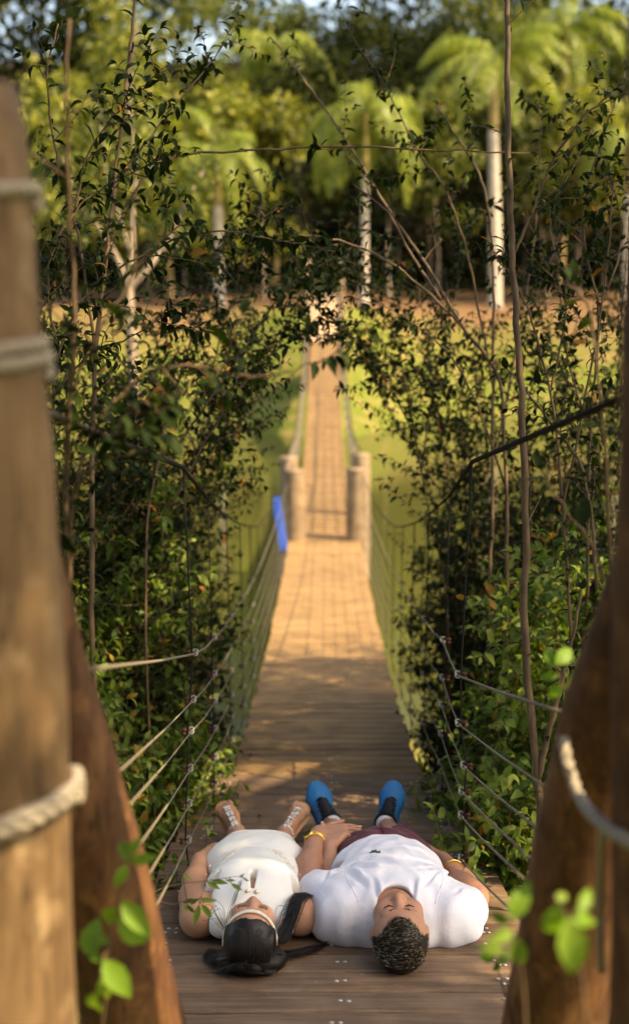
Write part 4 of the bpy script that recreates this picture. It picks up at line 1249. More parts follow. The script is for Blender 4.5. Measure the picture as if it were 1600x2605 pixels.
    X, Yg, Z = q.grid(); R_ = H.R
    x, y, z = X - H.c[0], Yg - H.c[1], Z - H.c[2]
    ly = (R_[1][0]*x + R_[1][1]*y + R_[1][2]*z)/H.size; lz = (R_[2][0]*x + R_[2][1]*y + R_[2][2]*z)/H.size; lx = (R_[0][0]*x + R_[0][1]*y + R_[0][2]*z)/H.size
    line = -0.078 + np.clip(0.060 - lz, 0, 1)*1.35 + np.abs(lx)*0.25
    q.F[:] = np.maximum(q.F, (ly - line).astype(np.float32)*0.8)
    hr = link('hair', q.mesh('hair', 1), M['hair'], body)
    m_, nt, b, o_ = new_mat('black_hair_strands')
    gn = nt.nodes.new('ShaderNodeNewGeometry')
    nt.links.new(ramp(nt, gn.outputs['Random Per Island'], [(0.0, (0.004, 0.003, 0.003)), (0.6, (0.009, 0.006, 0.005)), (1.0, (0.026, 0.017, 0.013))]), b.inputs['Base Color'])
    b.inputs['Roughness'].default_value = 0.38; b.inputs['Specular IOR Level'].default_value = 0.35
    mb = MB(); r2 = np.random.RandomState(8)
    # strands combed back over the crown from the hairline
    for i in range(1700):
        a = r2.uniform(-1.3, 1.3)
        pts = []
        for t_ in np.linspace(0, 1, 9):
            phi = 0.62 - t_*(2.25 + 0.25*r2.uniform(-0.2, 0.2))      # angle from the face normal towards the crown and occiput
            rr_x = 0.079*math.sin(a)*(1 - 0.12*t_)
            ry, rz = 0.104, 0.108
            sc = math.sqrt(max(0.05, 1 - (rr_x/0.092)**2))
            pts.append(H(rr_x + 0.004*math.sin(3*t_ + a*5), -0.028 - ry*sc*math.cos(phi - 0.62 + 0.50 - 1.2 + 1.0*0) if False else -0.028 - ry*sc*math.sin(0.62 + 1.75*t_), -0.012 + rz*sc*math.cos(0.62 + 1.75*t_)))
        w = r2.uniform(0.0006, 0.0013)
        mb.tube([p + r2.normal(0, 0.0006, 3) for p in pts], [w*0.5] + [w]*7 + [w*0.3], 4, False)
    mb.build('combed_strands', m_, hr, kind='stuff')
    # loose hair spread over the planks and over her left shoulder
    def lock(path, width, n, r0, name, thick=0.012, taper=True):
        mb = MB()
        pth = catmull(path, 6)
        for i in range(n):
            o1, o2 = r2.normal(0, width*0.45), abs(r2.normal(0, thick*0.5))
            ph = r2.uniform(0, 6.28)
            cut_ = r2.uniform(0.75, 1.0)
            m2 = max(5, int(len(pth)*cut_))
            pts = []
            for k_, p in enumerate(pth[:m2]):
                t_ = k_/(len(pth) - 1)
                tg = (pth[min(k_+1, len(pth)-1)] - pth[max(k_-1, 0)]).normalized()
                sdv = tg.cross(Vector((0, 0, 1))).normalized()
                sp = (1.0 - 0.45*t_) if taper else 1.0
                pts.append(p + sdv*(o1*sp + 0.003*math.sin(ph + 7*t_)) + Vector((0, 0, o2*(1 - 0.5*t_))))
            r_ = r0*r2.uniform(0.7, 1.3)
            mb.tube(pts, [r_]*(len(pts)-2) + [r_*0.7, r_*0.2], 4, False)
        return mb.build(name, m_, hr)
    V3 = lambda *a: Vector(a)
    lock([V3(-0.245, 0.165, 0.085), V3(-0.275, 0.155, 0.045), V3(-0.305, 0.195, 0.020), V3(-0.335, 0.24, 0.012), V3(-0.350, 0.33, 0.012)], 0.040, 420, 0.0011, 'hair_lock', 0.02)
    lock([V3(-0.225, 0.130, 0.075), V3(-0.245, 0.110, 0.035), V3(-0.275, 0.135, 0.014), V3(-0.315, 0.16, 0.008)], 0.036, 380, 0.0011, 'hair_lock', 0.02)
    lock([V3(-0.195, 0.125, 0.075), V3(-0.195, 0.103, 0.035), V3(-0.170, 0.120, 0.014), V3(-0.115, 0.14, 0.008)], 0.044, 400, 0.0011, 'hair_lock', 0.02)
    lock([V3(-0.165, 0.155, 0.080), V3(-0.130, 0.165, 0.045), V3(-0.085, 0.245, 0.018), V3(-0.01, 0.31, 0.012), V3(0.055, 0.39, 0.010)], 0.024, 130, 0.0013, 'hair_lock', 0.02)
    lock([V3(-0.150, 0.17, 0.095), V3(-0.115, 0.22, 0.075), V3(-0.088, 0.32, 0.095), V3(-0.062, 0.42, 0.140), V3(-0.036, 0.50, 0.140), V3(-0.018, 0.55, 0.10)], 0.022, 420, 0.0011, 'hair_lock', 0.010, taper=False)
    lock([V3(-0.275, 0.22, 0.10), V3(-0.285, 0.31, 0.125), V3(-0.262, 0.43, 0.185), V3(-0.256, 0.50, 0.200)], 0.012, 7, 0.0008, 'hair_lock', 0.004)
    for i in range(16):
        sd = -1 if i % 2 else 1
        x0 = -0.208 + sd*0.08
        a = r2.uniform(0.3, 1.0)
        mb = MB()
        e = V3(x0 + sd*r2.uniform(0.03, 0.10), 0.30 + r2.uniform(0.05, 0.22), 0.10 + r2.uniform(-0.03, 0.05))
        mid = V3(x0 + sd*r2.uniform(0.0, 0.06), 0.27, 0.15 + r2.uniform(-0.03, 0.03))
        mb.tube(catmull([V3(x0, 0.20, 0.11), mid, e], 7), 0.0007, 4, False)
        mb.build('stray_hair', m_, hr)
    # pearl headband: two rows of pearls over the crown from ear to ear
    hb = empty('pearl_headband'); hb.parent = body
    mb = MB()
    for row in (0, 1):
        nP = 46
        for i in range(nP):
            a = math.radians(-100 + 200*i/(nP - 1))
            x_ = 0.0885*math.sin(a); z_ = -0.012 + 0.1105*math.cos(a)
            y_ = -0.050 + row*0.0085 + 0.030*(1 - math.cos(a))*(0.6 if math.cos(a) > 0 else 0.6)
            if math.cos(a) > 0: z_ += 0.0
            mb.ball(H(x_, y_, z_), 0.0044, 7, 5)
    mb.build('pearls', M['pearl'], hb, kind='stuff')
    mb = MB(); mb.tube([H(0.086*math.sin(a), -0.0455 + 0.018*(1 - math.cos(a)), -0.012 + 0.1075*math.cos(a)) for a in np.linspace(-1.75, 1.75, 30)], 0.0045, 6)
    mb.build('band', M['gold'], hb)
    # brows, lashes, lips
    for sd in (-1, 1):
        mb = MB(); mb.tube([H(sd*0.013, -0.014, 0.0925), H(sd*0.030, -0.020, 0.0915), H(sd*0.047, -0.012, 0.081)], [0.0022, 0.0030, 0.0012], 6); mb.build('eyebrow', M['lash'], body)
        mb = MB()
        for i in range(11):
            t_ = i/10
            p0 = np.array((sd*(0.018 + 0.029*t_), 0.0085 + 0.004*math.sin(math.pi*t_), 0.0865 + 0.0025*math.sin(math.pi*t_) - 0.004*t_))
            mb.tube([H(*p0), H(p0[0] + sd*0.003*(t_ + 0.2), p0[1] + 0.006, p0[2] + 0.004), H(p0[0] + sd*0.006*(t_ + 0.2), p0[1] + 0.009, p0[2] + 0.010)], [0.0010, 0.0008, 0.0003], 4)
        mb.tube([H(sd*0.018, 0.0085, 0.0868), H(sd*0.032, 0.0120, 0.0888), H(sd*0.047, 0.0080, 0.0830)], 0.0011, 5)
        mb.build('eyelash', M['lash'], body)
    mb = MB(); mb.tube([H(-0.020, 0.064, 0.0925), H(-0.008, 0.0592, 0.0978), H(0, 0.0606, 0.0985), H(0.008, 0.0592, 0.0978), H(0.020, 0.064, 0.0925)], [0.0012, 0.0040, 0.0042, 0.0040, 0.0012], 7)
    mb.tube([H(-0.018, 0.0665, 0.0925), H(0, 0.0712, 0.0968), H(0.018, 0.0665, 0.0925)], [0.0012, 0.0050, 0.0012], 7); mb.build('lips', M['lip'], body)
    return body
woman()

# ------------------------------------------------------------------ things on and by the bridge
def hung_board():
    # a narrow blue board tied to the rail beside the pier post, seen nearly edge-on
    y = 15.6
    c = Vector((axis_x(y) - 0.62, y, deck_z(y) + 0.28))
    a, b_ = P(704, 1268, 15.7), P(722, 1398, 15.4)
    mb = MB()
    ax = (b_ - a); n = 9
    wv = Vector((0.015, 0.42, 0.02)).normalized()
    nn = ax.cross(wv).normalized()
    V = []
    prof = [(-0.20, 0.3), (-0.16, 0.08), (-0.08, 0.0), (0.12, 0.0), (0.19, 0.06), (0.21, 0.25), (0.21, 0.78), (0.18, 0.94), (0.10, 1.0), (-0.10, 1.0), (-0.17, 0.95), (-0.20, 0.8)]
    m_ = len(prof)
    for th in (-0.036, 0.036):
        for (u, t) in prof: V.append(a + ax*t + wv*u + nn*th)
    mid = [a + ax*0.5 - nn*0.036, a + ax*0.5 + nn*0.036]
    tris = [(2*m_, (i+1) % m_, i) for i in range(m_)] + [(2*m_+1, m_+i, m_+(i+1) % m_) for i in range(m_)]
    quads = [(i, (i+1) % m_, m_+(i+1) % m_, m_+i) for i in range(m_)]
    mb.add([tuple(v) for v in V + mid], quads, tris)
    o = mb.build('hanging_board', simple('blue_plastic', (0.003, 0.055, 0.33), 0.45, var=0.3), None, False,
                 label='bright blue narrow board hanging on the rope rail by the pier post', cat='board')
    lo = MB()
    for t in (0.12,):
        lo.ring(a + ax*t, wv, nn, 0.05, 0.008, 10, 5)
    lo.build('tie', M['rope'], o)
hung_board()

# ------------------------------------------------------------------ leaves and twigs
def leaf_arrays(curl, width=0.36, fold=0.25, wav=0.0, rows=(0.0, 0.16, 0.36, 0.6, 0.82, 1.0), prof=(0.0, 0.62, 1.0, 0.86, 0.42, 0.0)):
    """unit leaf along +y, normal +z"""
    V = []; idx = []
    for i, (t, w) in enumerate(zip(rows, prof)):
        a = curl*t
        y = math.sin(a)/curl if abs(curl) > 1e-3 else t
        z = -(1 - math.cos(a))/curl if abs(curl) > 1e-3 else 0
        hw = width*w*0.5
        if w == 0:
            idx.append((len(V),)); V.append((0, y, z))
        else:
            idx.append((len(V), len(V)+1, len(V)+2))
            V += [(-hw, y, z + fold*hw + wav*math.sin(i*2.4)), (0, y, z), (hw, y, z + fold*hw + wav*math.cos(i*2.1))]
    tris = []; quads = []
    for a, b in zip(idx[:-1], idx[1:]):
        if len(a) == 1: tris += [(a[0], b[1], b[0]), (a[0], b[2], b[1])]
        elif len(b) == 1: tris += [(a[0], a[1], b[0]), (a[1], a[2], b[0])]
        else: quads += [(a[0], a[1], b[1], b[0]), (a[1], a[2], b[2], b[1])]
    return np.array(V), np.array(quads), np.array(tris)
SHRUB_LEAVES = [leaf_arrays(c, w, f, wv) for c, w, f, wv in ((0.9, 0.42, 0.3, .01), (1.5, 0.38, 0.4, .015), (0.4, 0.46, 0.2, .02), (1.2, 0.34, 0.5, .01), (2.0, 0.36, 0.45, .02))]
TWIG_LEAVES = [leaf_arrays(c, 0.30, 0.3) for c in (0.3, 0.7, 0.1)]
BIG_LEAVES = [leaf_arrays(c, w, f, 0.02) for c, w, f in ((0.9, 0.47, 0.45), (0.6, 0.42, 0.5), (1.3, 0.50, 0.4))]
CARD = [leaf_arrays(0.8, 0.5, 0.3, 0, (0.0, 0.5, 1.0), (0.0, 1.0, 0.0)), leaf_arrays(1.4, 0.42, 0.4, 0, (0.0, 0.45, 1.0), (0.0, 1.0, 0.0))]

def frame(d, up):
    y = Vector(d).normalized(); z = Vector(up) - y*y.dot(Vector(up))
    if z.length < 1e-4: z = y.orthogonal()
    z.normalize(); x = y.cross(z)
    return x, y, z

def leaves_mesh(name, leaves, kinds):
    """leaves: (pos, dir, up, size, kind)"""
    byk = {}
    for lf in leaves: byk.setdefault(lf[4] % len(kinds), []).append(lf)
    Vs = []; Qs = []; Ts = []; n = 0
    for k, ls in byk.items():
        V, Q, T = kinds[k]
        Mx = np.array([[tuple(a*l[3]) for a in frame(l[1], l[2])] for l in ls])      # n,3(axis),3
        pos = np.array([tuple(l[0]) for l in ls])
        W = np.einsum('vk,nkc->nvc', V, Mx) + pos[:, None]
        off = (np.arange(len(ls))*len(V))[:, None, None] + n
        Vs.append(W.reshape(-1, 3))
        if len(Q): Qs.append((Q[None] + off).reshape(-1, 4))
        Ts.append((T[None] + off).reshape(-1, 3))
        n += len(ls)*len(V)
    return mesh_np(name, np.vstack(Vs), ([np.vstack(Qs)] if Qs else []) + [np.vstack(Ts)])

class Plant:
    def __init__(s, seed):
        s.r = random.Random(seed); s.wood = MB(); s.leaves = []; s.stems = []
    def rv(s, a=1.0):
        return Vector((s.r.gauss(0, a), s.r.gauss(0, a), s.r.gauss(0, a)))
    def leafy(s, pts, size, gap, skip=0.0, prob=1.0, up_bias=0.6, droop=0.25):
        r = s.r
        acc = skip; side = r.uniform(0, 6.28)
        for a, b in zip(pts[:-1], pts[1:]):
            d = b - a; L = d.length
            if L < 1e-6: continue
            dn = d/L
            while acc < L:
                p = a + dn*acc
                if r.random() < prob and not (s.blocked(p) and r.random() < 0.9):
                    side += 2.4 + r.uniform(-0.4, 0.4)
                    e1 = dn.orthogonal().normalized(); e2 = dn.cross(e1)
                    rad = e1*math.cos(side) + e2*math.sin(side)
                    ld = rad*0.9 + dn*r.uniform(0.2, 0.9) + Vector((0, 0, r.uniform(-0.1, 0.35) - droop)) + s.rv(0.18)
                    up = Vector((0, 0, 1))*up_bias + dn*0.35 + s.rv(0.3)
                    s.leaves.append((p, ld, up, size*r.uniform(0.55, 1.2), r.randrange(5)))
                acc += gap*r.uniform(0.6, 1.5)
            acc -= L
        # a tuft at the tip
        tip = pts[-1]; dn = (pts[-1] - pts[-2]).normalized()
        for i in range(0 if s.blocked(tip) else 3):
            s.leaves.append((tip, dn + s.rv(0.45), Vector((0, 0, 1)) + s.rv(0.4), size*r.uniform(0.5, 0.9), r.randrange(5)))
    clear = True
    def blocked(s, p):
        # keep the walkway free
        return s.clear and p.y < 18 and abs(p.x - axis_x(p.y)) < 0.60 + 0.12*math.sin(p.y*5.3) + 0.08*math.sin(p.z*7.7 + p.y*2) and deck_z(p.y) - 0.2 < p.z < deck_z(p.y) + 1.5
    def walk(s, p, d, L, step, wander, lift=0.0):
        pts = [Vector(p)]; d = Vector(d).normalized()
        n = max(3, int(L/step))
        for i in range(n):
            d = (d + s.rv(wander) + Vector((0, 0, lift))).normalized()
            q = pts[-1] + d*(L/n)
            if len(pts) > 2 and s.blocked(q): break
            pts.append(q)
        return pts
    def branch(s, p, d, L, r0, leaf, gap, twigs=0.5, tl=(0.10, 0.30), lvl=1, lift=0.01, wander=0.10, leaf_from=0.15, cut=None):
        pts = s.walk(p, d, L, 0.09, wander, lift)
        n = len(pts)
        s.wood.tube(pts, [max(0.0011, r0*(1 - 0.8*i/(n-1))) for i in range(n)], 5 if lvl == 1 else 4, False)
        i0 = int(n*leaf_from)
        if n - i0 > 2: s.leafy(pts[i0:], leaf, gap)
        if lvl > 0:
            for i in range(max(1, i0), n-1):
                if s.r.random() < twigs:
                    dn = (pts[i+1] - pts[i]).normalized()
                    e = dn.orthogonal().normalized(); e = Matrix.Rotation(s.r.uniform(0, 6.28), 3, dn) @ e
                    s.branch(pts[i], dn*0.7 + e*0.9 + Vector((0, 0, 0.12)), s.r.uniform(*tl), max(0.0013, r0*0.4), leaf*0.9, gap*0.85, 0.25, (0.05, 0.12), lvl-1, lift, wander*1.2, 0.1)
        return pts

def finish(pl, name, wood_mat_, leaf_mat_, label, cat, group=None, kinds=SHRUB_LEAVES, single=0, base=None, wood_name='twigs', leaf_name='foliage'):
    base = Vector(base)
    root = empty(name, base, label=label, cat=cat, group=group)
    me = pl.wood.mesh(wood_name); me.transform(Matrix.Translation(-base)); link(wood_name, me, wood_mat_, root, kind=None if wood_name == 'trunk' else 'stuff')
    for sm in pl.stems:
        me = sm.mesh('stem'); me.transform(Matrix.Translation(-base)); link('stem', me, wood_mat_, root)
    lv = pl.leaves
    if single and lv:
        sc = []
        for i, l in enumerate(lv):
            x, y, d = project(l[0])
            ok = 0 < x < 1600 and 0 < y < 2605 and d > 0.3
            sc.append((l[3]/d if ok else -1, i))
        sc.sort(reverse=True)
        pick = [i for v, i in sc[:single] if v > 0]
        ps = set(pick)
        cache = {}
        for i in pick:
            l = lv[i]; k = l[4] % len(kinds)
            key = (leaf_mat_.name, id(kinds), k)
            if key not in LEAF_CACHE:
                V, Q, T = kinds[k]
                m0 = mesh_np('leaf', V, ([Q] if len(Q) else []) + [T]); m0.materials.append(leaf_mat_); LEAF_CACHE[key] = m0
            o = bpy.data.objects.new('leaf', LEAF_CACHE[key]); COL.objects.link(o); o.parent = root
            x, y, z = frame(l[1], l[2])
            mt = Matrix((x*l[3], y*l[3], z*l[3])).transposed().to_4x4(); mt.translation = l[0] - base
            o.matrix_local = mt
        lv = [l for i, l in enumerate(lv) if i not in ps]
    if lv:
        me = leaves_mesh(leaf_name, lv, kinds); me.transform(Matrix.Translation(-base))
        link(leaf_name, me, leaf_mat_, root, kind='stuff')
    return root
LEAF_CACHE = {}

def gz(x, y): return float(ground_z(np.array(float(x)), np.array(float(y))))

def shrub(seed, x, y, height, spread, n, label, lean=(0, 0), leaf=0.062, mat='leaf', single=60, dense_to=-0.35, up_twigs=0.35, wood='bark', gap=0.030, low=0.06):
    """many upright stems from one root, thick with leafy side shoots below dense_to (world z), sparser above"""
    pl = Plant(seed); r = pl.r
    z0 = gz(x, y) - 0.03
    base = Vector((x, y, z0))
    for i in range(n):
        a = r.uniform(0, 6.28); q = r.uniform(0.0, 0.22)
        p = base + Vector((math.cos(a)*q, math.sin(a)*q, 0))
        d = Vector((math.cos(a)*spread*r.uniform(0.1, 1) + lean[0], math.sin(a)*spread*r.uniform(0.1, 1) + lean[1], 1))
        H_ = height*r.uniform(0.45, 1.0)
        pts = pl.walk(p, d, H_, 0.16, 0.055, 0.015)
        m = len(pts); r0 = r.uniform(0.007, 0.013)
        sm = MB(); sm.tube(pts, [max(0.002, r0*(1 - 0.78*k/(m-1))) for k in range(m)], 6, False); pl.stems.append(sm)
        for k in range(1, m-1):
            dn = (pts[k+1] - pts[k]).normalized()
            hz = pts[k].z
            fr = k/m
            if fr < low: continue
            dens = 1.0 if hz < dense_to else up_twigs
            for _ in range(4):
                if r.random() < 0.85*dens:
                    e = Matrix.Rotation(r.uniform(0, 6.28), 3, dn) @ dn.orthogonal().normalized()
                    pl.branch(pts[k], e + dn*0.55, r.uniform(0.18, 0.55)*(1.1 - 0.3*fr), 0.0030, leaf, gap, 0.55, (0.06, 0.22), 1, 0.012, 0.12)
        pl.leafy(pts[int(m*0.6):], leaf, gap*1.2)
    return finish(pl, 'shrub', M[wood], M[mat], label, 'shrub', 'shrubs growing along the bridge', single=single, base=base)

# left bank, then right bank: in focus from about 4 to 7 m
G = 'shrubs growing along the bridge'
shrub(101, -0.82, 4.95, 1.9, 0.16, 9, 'low leafy shrub just behind the first left rope hanger', (-0.03, 0.03), single=110, dense_to=-0.9, leaf=0.082, gap=0.038)
shrub(102, -1.0, 5.9, 2.8, 0.16, 10, 'green shrub beside the left rope rail level with the sandals', (-0.04, 0.0), single=90, dense_to=-0.7, leaf=0.082, gap=0.038)
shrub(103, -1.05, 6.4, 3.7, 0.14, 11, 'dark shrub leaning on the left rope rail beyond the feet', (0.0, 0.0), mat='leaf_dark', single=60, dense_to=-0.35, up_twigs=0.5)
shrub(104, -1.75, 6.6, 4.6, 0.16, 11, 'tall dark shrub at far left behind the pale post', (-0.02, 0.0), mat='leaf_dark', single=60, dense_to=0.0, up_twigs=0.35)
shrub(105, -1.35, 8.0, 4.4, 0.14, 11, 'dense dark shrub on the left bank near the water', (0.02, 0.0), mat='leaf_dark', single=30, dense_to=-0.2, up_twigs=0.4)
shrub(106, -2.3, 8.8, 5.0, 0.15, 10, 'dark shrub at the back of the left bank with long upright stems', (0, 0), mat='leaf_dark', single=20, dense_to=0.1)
shrub(111, 0.88, 4.95, 1.9, 0.16, 8, 'bright low shrub behind the right rope rail next to the brown brace', (0.03, 0.02), single=110, dense_to=-1.2, leaf=0.082, gap=0.038)
shrub(112, 1.05, 5.9, 2.7, 0.15, 9, 'green many-stemmed shrub beside the second right hanger', (0.03, 0), single=90, dense_to=-0.9, leaf=0.082, gap=0.038)
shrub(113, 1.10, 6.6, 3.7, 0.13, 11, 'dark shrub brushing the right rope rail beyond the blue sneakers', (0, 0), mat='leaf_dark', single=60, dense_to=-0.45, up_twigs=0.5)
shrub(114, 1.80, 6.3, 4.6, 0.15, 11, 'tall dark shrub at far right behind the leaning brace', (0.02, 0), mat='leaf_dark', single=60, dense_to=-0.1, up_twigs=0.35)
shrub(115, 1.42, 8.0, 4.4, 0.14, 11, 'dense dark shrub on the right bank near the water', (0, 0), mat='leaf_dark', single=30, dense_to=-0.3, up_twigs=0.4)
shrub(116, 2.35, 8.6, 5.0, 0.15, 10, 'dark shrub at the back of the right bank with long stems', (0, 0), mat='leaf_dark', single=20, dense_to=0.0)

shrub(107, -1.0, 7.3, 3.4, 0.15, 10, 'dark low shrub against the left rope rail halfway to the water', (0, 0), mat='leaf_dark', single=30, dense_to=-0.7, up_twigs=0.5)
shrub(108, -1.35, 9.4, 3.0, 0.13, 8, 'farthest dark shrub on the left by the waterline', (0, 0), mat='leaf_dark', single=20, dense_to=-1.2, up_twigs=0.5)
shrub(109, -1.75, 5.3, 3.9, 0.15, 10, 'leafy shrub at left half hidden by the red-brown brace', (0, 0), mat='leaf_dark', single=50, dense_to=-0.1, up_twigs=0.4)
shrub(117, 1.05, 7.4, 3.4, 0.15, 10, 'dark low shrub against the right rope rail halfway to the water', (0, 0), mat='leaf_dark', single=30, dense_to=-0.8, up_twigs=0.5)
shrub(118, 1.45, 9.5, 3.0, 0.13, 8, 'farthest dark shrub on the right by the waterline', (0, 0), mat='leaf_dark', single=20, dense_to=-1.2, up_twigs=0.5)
shrub(119, 1.75, 5.0, 3.6, 0.15, 10, 'leafy shrub at right half hidden by the leaning brace', (0, 0), single=50, dense_to=-0.3, up_twigs=0.4)

shrub(120, -0.78, 4.35, 1.35, 0.22, 9, 'lowest bright shrub tucked between the left brace and the first ropes', (-0.05, 0.05), single=120, dense_to=0, leaf=0.082, gap=0.038)
shrub(121, -0.80, 5.55, 1.6, 0.2, 9, 'light green low shrub leaning through the left ropes beside the sandals', (0.04, 0), single=90, dense_to=0, leaf=0.082, gap=0.038)
shrub(122, 0.84, 4.45, 1.4, 0.22, 8, 'lowest bright shrub tucked between the right brace and the man', (0.05, 0.05), single=120, dense_to=0, leaf=0.082, gap=0.038)
shrub(123, 0.90, 5.5, 1.7, 0.2, 9, 'light green low shrub leaning through the right ropes beside the sneakers', (-0.03, 0), single=90, dense_to=0, leaf=0.082, gap=0.038)

# ------------------------------------------------------------------ long bare branches and saplings traced at their distance
def traced(name, seed, paths, label, cat='branch', leaf=0.070, mat='leaf_dark', wood='bark', gap=0.06, twig=0.35, tl=(0.10, 0.28), kinds=SHRUB_LEAVES, single=40, leaf_from=0.2):
    """paths: list of (pixel path [(x, y, depth)...], r0, r1); roots go down to the ground where the first one starts low"""
    pl = Plant(seed); pl.clear = False
    base = None
    for (px, r0, r1, leafy) in paths:
        ctrl = [P(*q) for q in px]
        if base is None:
            base = ctrl[0].copy()
            g = gz(base.x, base.y)
            ctrl = [Vector((base.x + 0.03, base.y, g - 0.05))] + ctrl
            base = Vector((base.x + 0.03, base.y, g))
        pts = catmull(ctrl, 7)
        pts = [p + pl.rv(0.0025) for p in pts]
        n = len(pts)
        sm = MB(); sm.tube(pts, [r0 + (r1 - r0)*i/(n-1) for i in range(n)], 7, True); pl.stems.append(sm)
        if leafy:
            i0 = int(n*leaf_from)
            pl.leafy(pts[i0:], leaf, gap/leafy)
            for i in range(max(2, i0), n-1):
                if pl.r.random() < twig*leafy:
                    dn = (pts[i+1] - pts[i]).normalized()
                    e = Matrix.Rotation(pl.r.uniform(0, 6.28), 3, dn) @ dn.orthogonal().normalized()
                    pl.branch(pts[i], e*0.9 + dn*0.7, pl.r.uniform(*tl), 0.0028, leaf*0.9, gap*0.7, 0.3, (0.05, 0.12), 1)
    return finish(pl, name, M[wood], M[mat], label, cat, None, kinds, single, base)

traced('sapling', 201, [
    ([(1372, 2120, 4.3), (1368, 1985, 4.3), (1335, 1640, 4.32), (1335, 1340, 4.34), (1325, 1000, 4.36), (1305, 690, 4.38), (1292, 350, 4.4), (1290, 120, 4.42), (1288, -60, 4.44)], 0.0165, 0.010, 0.25),
    ([(1368, 1985, 4.3), (1410, 1800, 4.28), (1440, 1690, 4.26), (1480, 1500, 4.2)], 0.012, 0.005, 0.6),
    ([(1310, 640, 4.38), (1360, 520, 4.36), (1400, 420, 4.34), (1480, 300, 4.3), (1560, 230, 4.25)], 0.006, 0.003, 0.8)],
    'slender pale brown sapling standing straight up on the right through the whole picture', 'sapling', wood='bark', leaf=0.065, gap=0.09, twig=0.22)
traced('shrub', 202, [
    ([(1290, 1500, 5.6), (1280, 1100, 5.6), (1265, 960, 5.6), (1180, 840, 5.5), (1060, 720, 5.4), (940, 640, 5.3), (800, 600, 5.2), (640, 605, 5.1)], 0.010, 0.0035, 0.7),
    ([(1180, 840, 5.5), (1100, 700, 5.6), (1020, 580, 5.7), (930, 440, 5.8), (850, 310, 5.9), (770, 200, 6.0), (690, 95, 6.1)], 0.008, 0.004, 0.25),
    ([(1120, 760, 5.5), (1040, 640, 5.6), (985, 540, 5.6), (900, 470, 5.7)], 0.008, 0.004, 0.4),
    ([(1290, 1250, 5.6), (1200, 1000, 5.6), (1120, 880, 5.5), (1000, 790, 5.4), (900, 760, 5.4)], 0.006, 0.002, 1.0)],
    'arching bare-branched shrub spanning over the bridge from the right side', 'shrub', gap=0.045, twig=0.45, single=80)
traced('shrub', 203, [
    ([(1240, 1700, 6.0), (1250, 1300, 6.0), (1255, 900, 6.0), (1250, 640, 6.0), (1230, 480, 6.0), (1170, 360, 6.0), (1110, 270, 6.0)], 0.010, 0.005, 0.2),
    ([(1255, 1000, 6.0), (1200, 700, 5.9), (1140, 500, 5.8), (1060, 380, 5.8), (980, 220, 5.8), (900, 100, 5.8), (860, 10, 5.8)], 0.006, 0.002, 0.45),
    ([(1250, 1200, 6.0), (1310, 900, 6.1), (1360, 600, 6.2), (1370, 420, 6.2), (1372, 250, 6.2)], 0.006, 0.003, 0.7)],
    'thin shrub with two long stripped shoots behind the right sapling', 'shrub', gap=0.030, twig=0.8, tl=(0.14, 0.4))
traced('shrub', 204, [
    ([(240, 1800, 4.8), (235, 1300, 4.8), (245, 900, 4.8), (275, 620, 4.8), (300, 400, 4.8), (330, 150, 4.8), (345, -40, 4.8)], 0.013, 0.006, 0.6),
    ([(245, 900, 4.8), (200, 600, 4.7), (150, 420, 4.7), (120, 200, 4.6), (150, 60, 4.6)], 0.007, 0.003, 0.6),
    ([(275, 620, 4.8), (400, 420, 4.85), (600, 385, 4.9), (860, 374, 4.9), (1100, 380, 4.9), (1350, 392, 4.9)], 0.0062, 0.0032, 0.10),
    ([(260, 760, 4.8), (420, 620, 4.7), (560, 590, 4.6), (700, 610, 4.6), (850, 640, 4.6)], 0.005, 0.002, 0.8),
    ([(290, 480, 4.8), (420, 300, 4.9), (520, 180, 5.0), (600, 70, 5.1)], 0.005, 0.002, 0.9)],
    'tall shrub on the left with leafy shoots and one branch reaching across the bridge', 'shrub', gap=0.040, twig=0.5, single=110)
traced('shrub', 205, [
    ([(370, 1500, 5.6), (420, 1100, 5.6), (520, 760, 5.6), (560, 640, 5.6), (640, 480, 5.6)], 0.007, 0.003, 0.9),
    ([(440, 1150, 5.6), (560, 980, 5.5), (680, 800, 5.5), (760, 700, 5.4), (850, 640, 5.4)], 0.006, 0.002, 1.2),
    ([(430, 1300, 5.6), (560, 1060, 5.5), (660, 930, 5.5), (760, 850, 5.5), (830, 800, 5.5)], 0.006, 0.002, 1.2)],
    'shrub at left centre with dark sprays pointing over the planks', 'shrub', gap=0.036, twig=0.55, single=90)
traced('shrub', 206, [
    ([(1450, 1700, 4.9), (1430, 1300, 4.9), (1400, 1000, 4.9), (1330, 760, 4.9), (1250, 640, 4.9)], 0.009, 0.003, 0.8),
    ([(1520, 1500, 4.6), (1480, 1200, 4.6), (1380, 1050, 4.6), (1290, 940, 4.6)], 0.008, 0.003, 0.7),
    ([(1430, 1300, 4.9), (1490, 1000, 4.8), (1540, 700, 4.7), (1560, 450, 4.6)], 0.006, 0.003, 0.8),
    ([(1400, 1000, 4.9), (1440, 760, 4.9), (1400, 560, 4.9), (1480, 380, 4.9)], 0.005, 0.002, 0.7)],
    'leafy shrub filling the right edge between sapling and dark post', 'shrub', gap=0.045, twig=0.45, single=100)

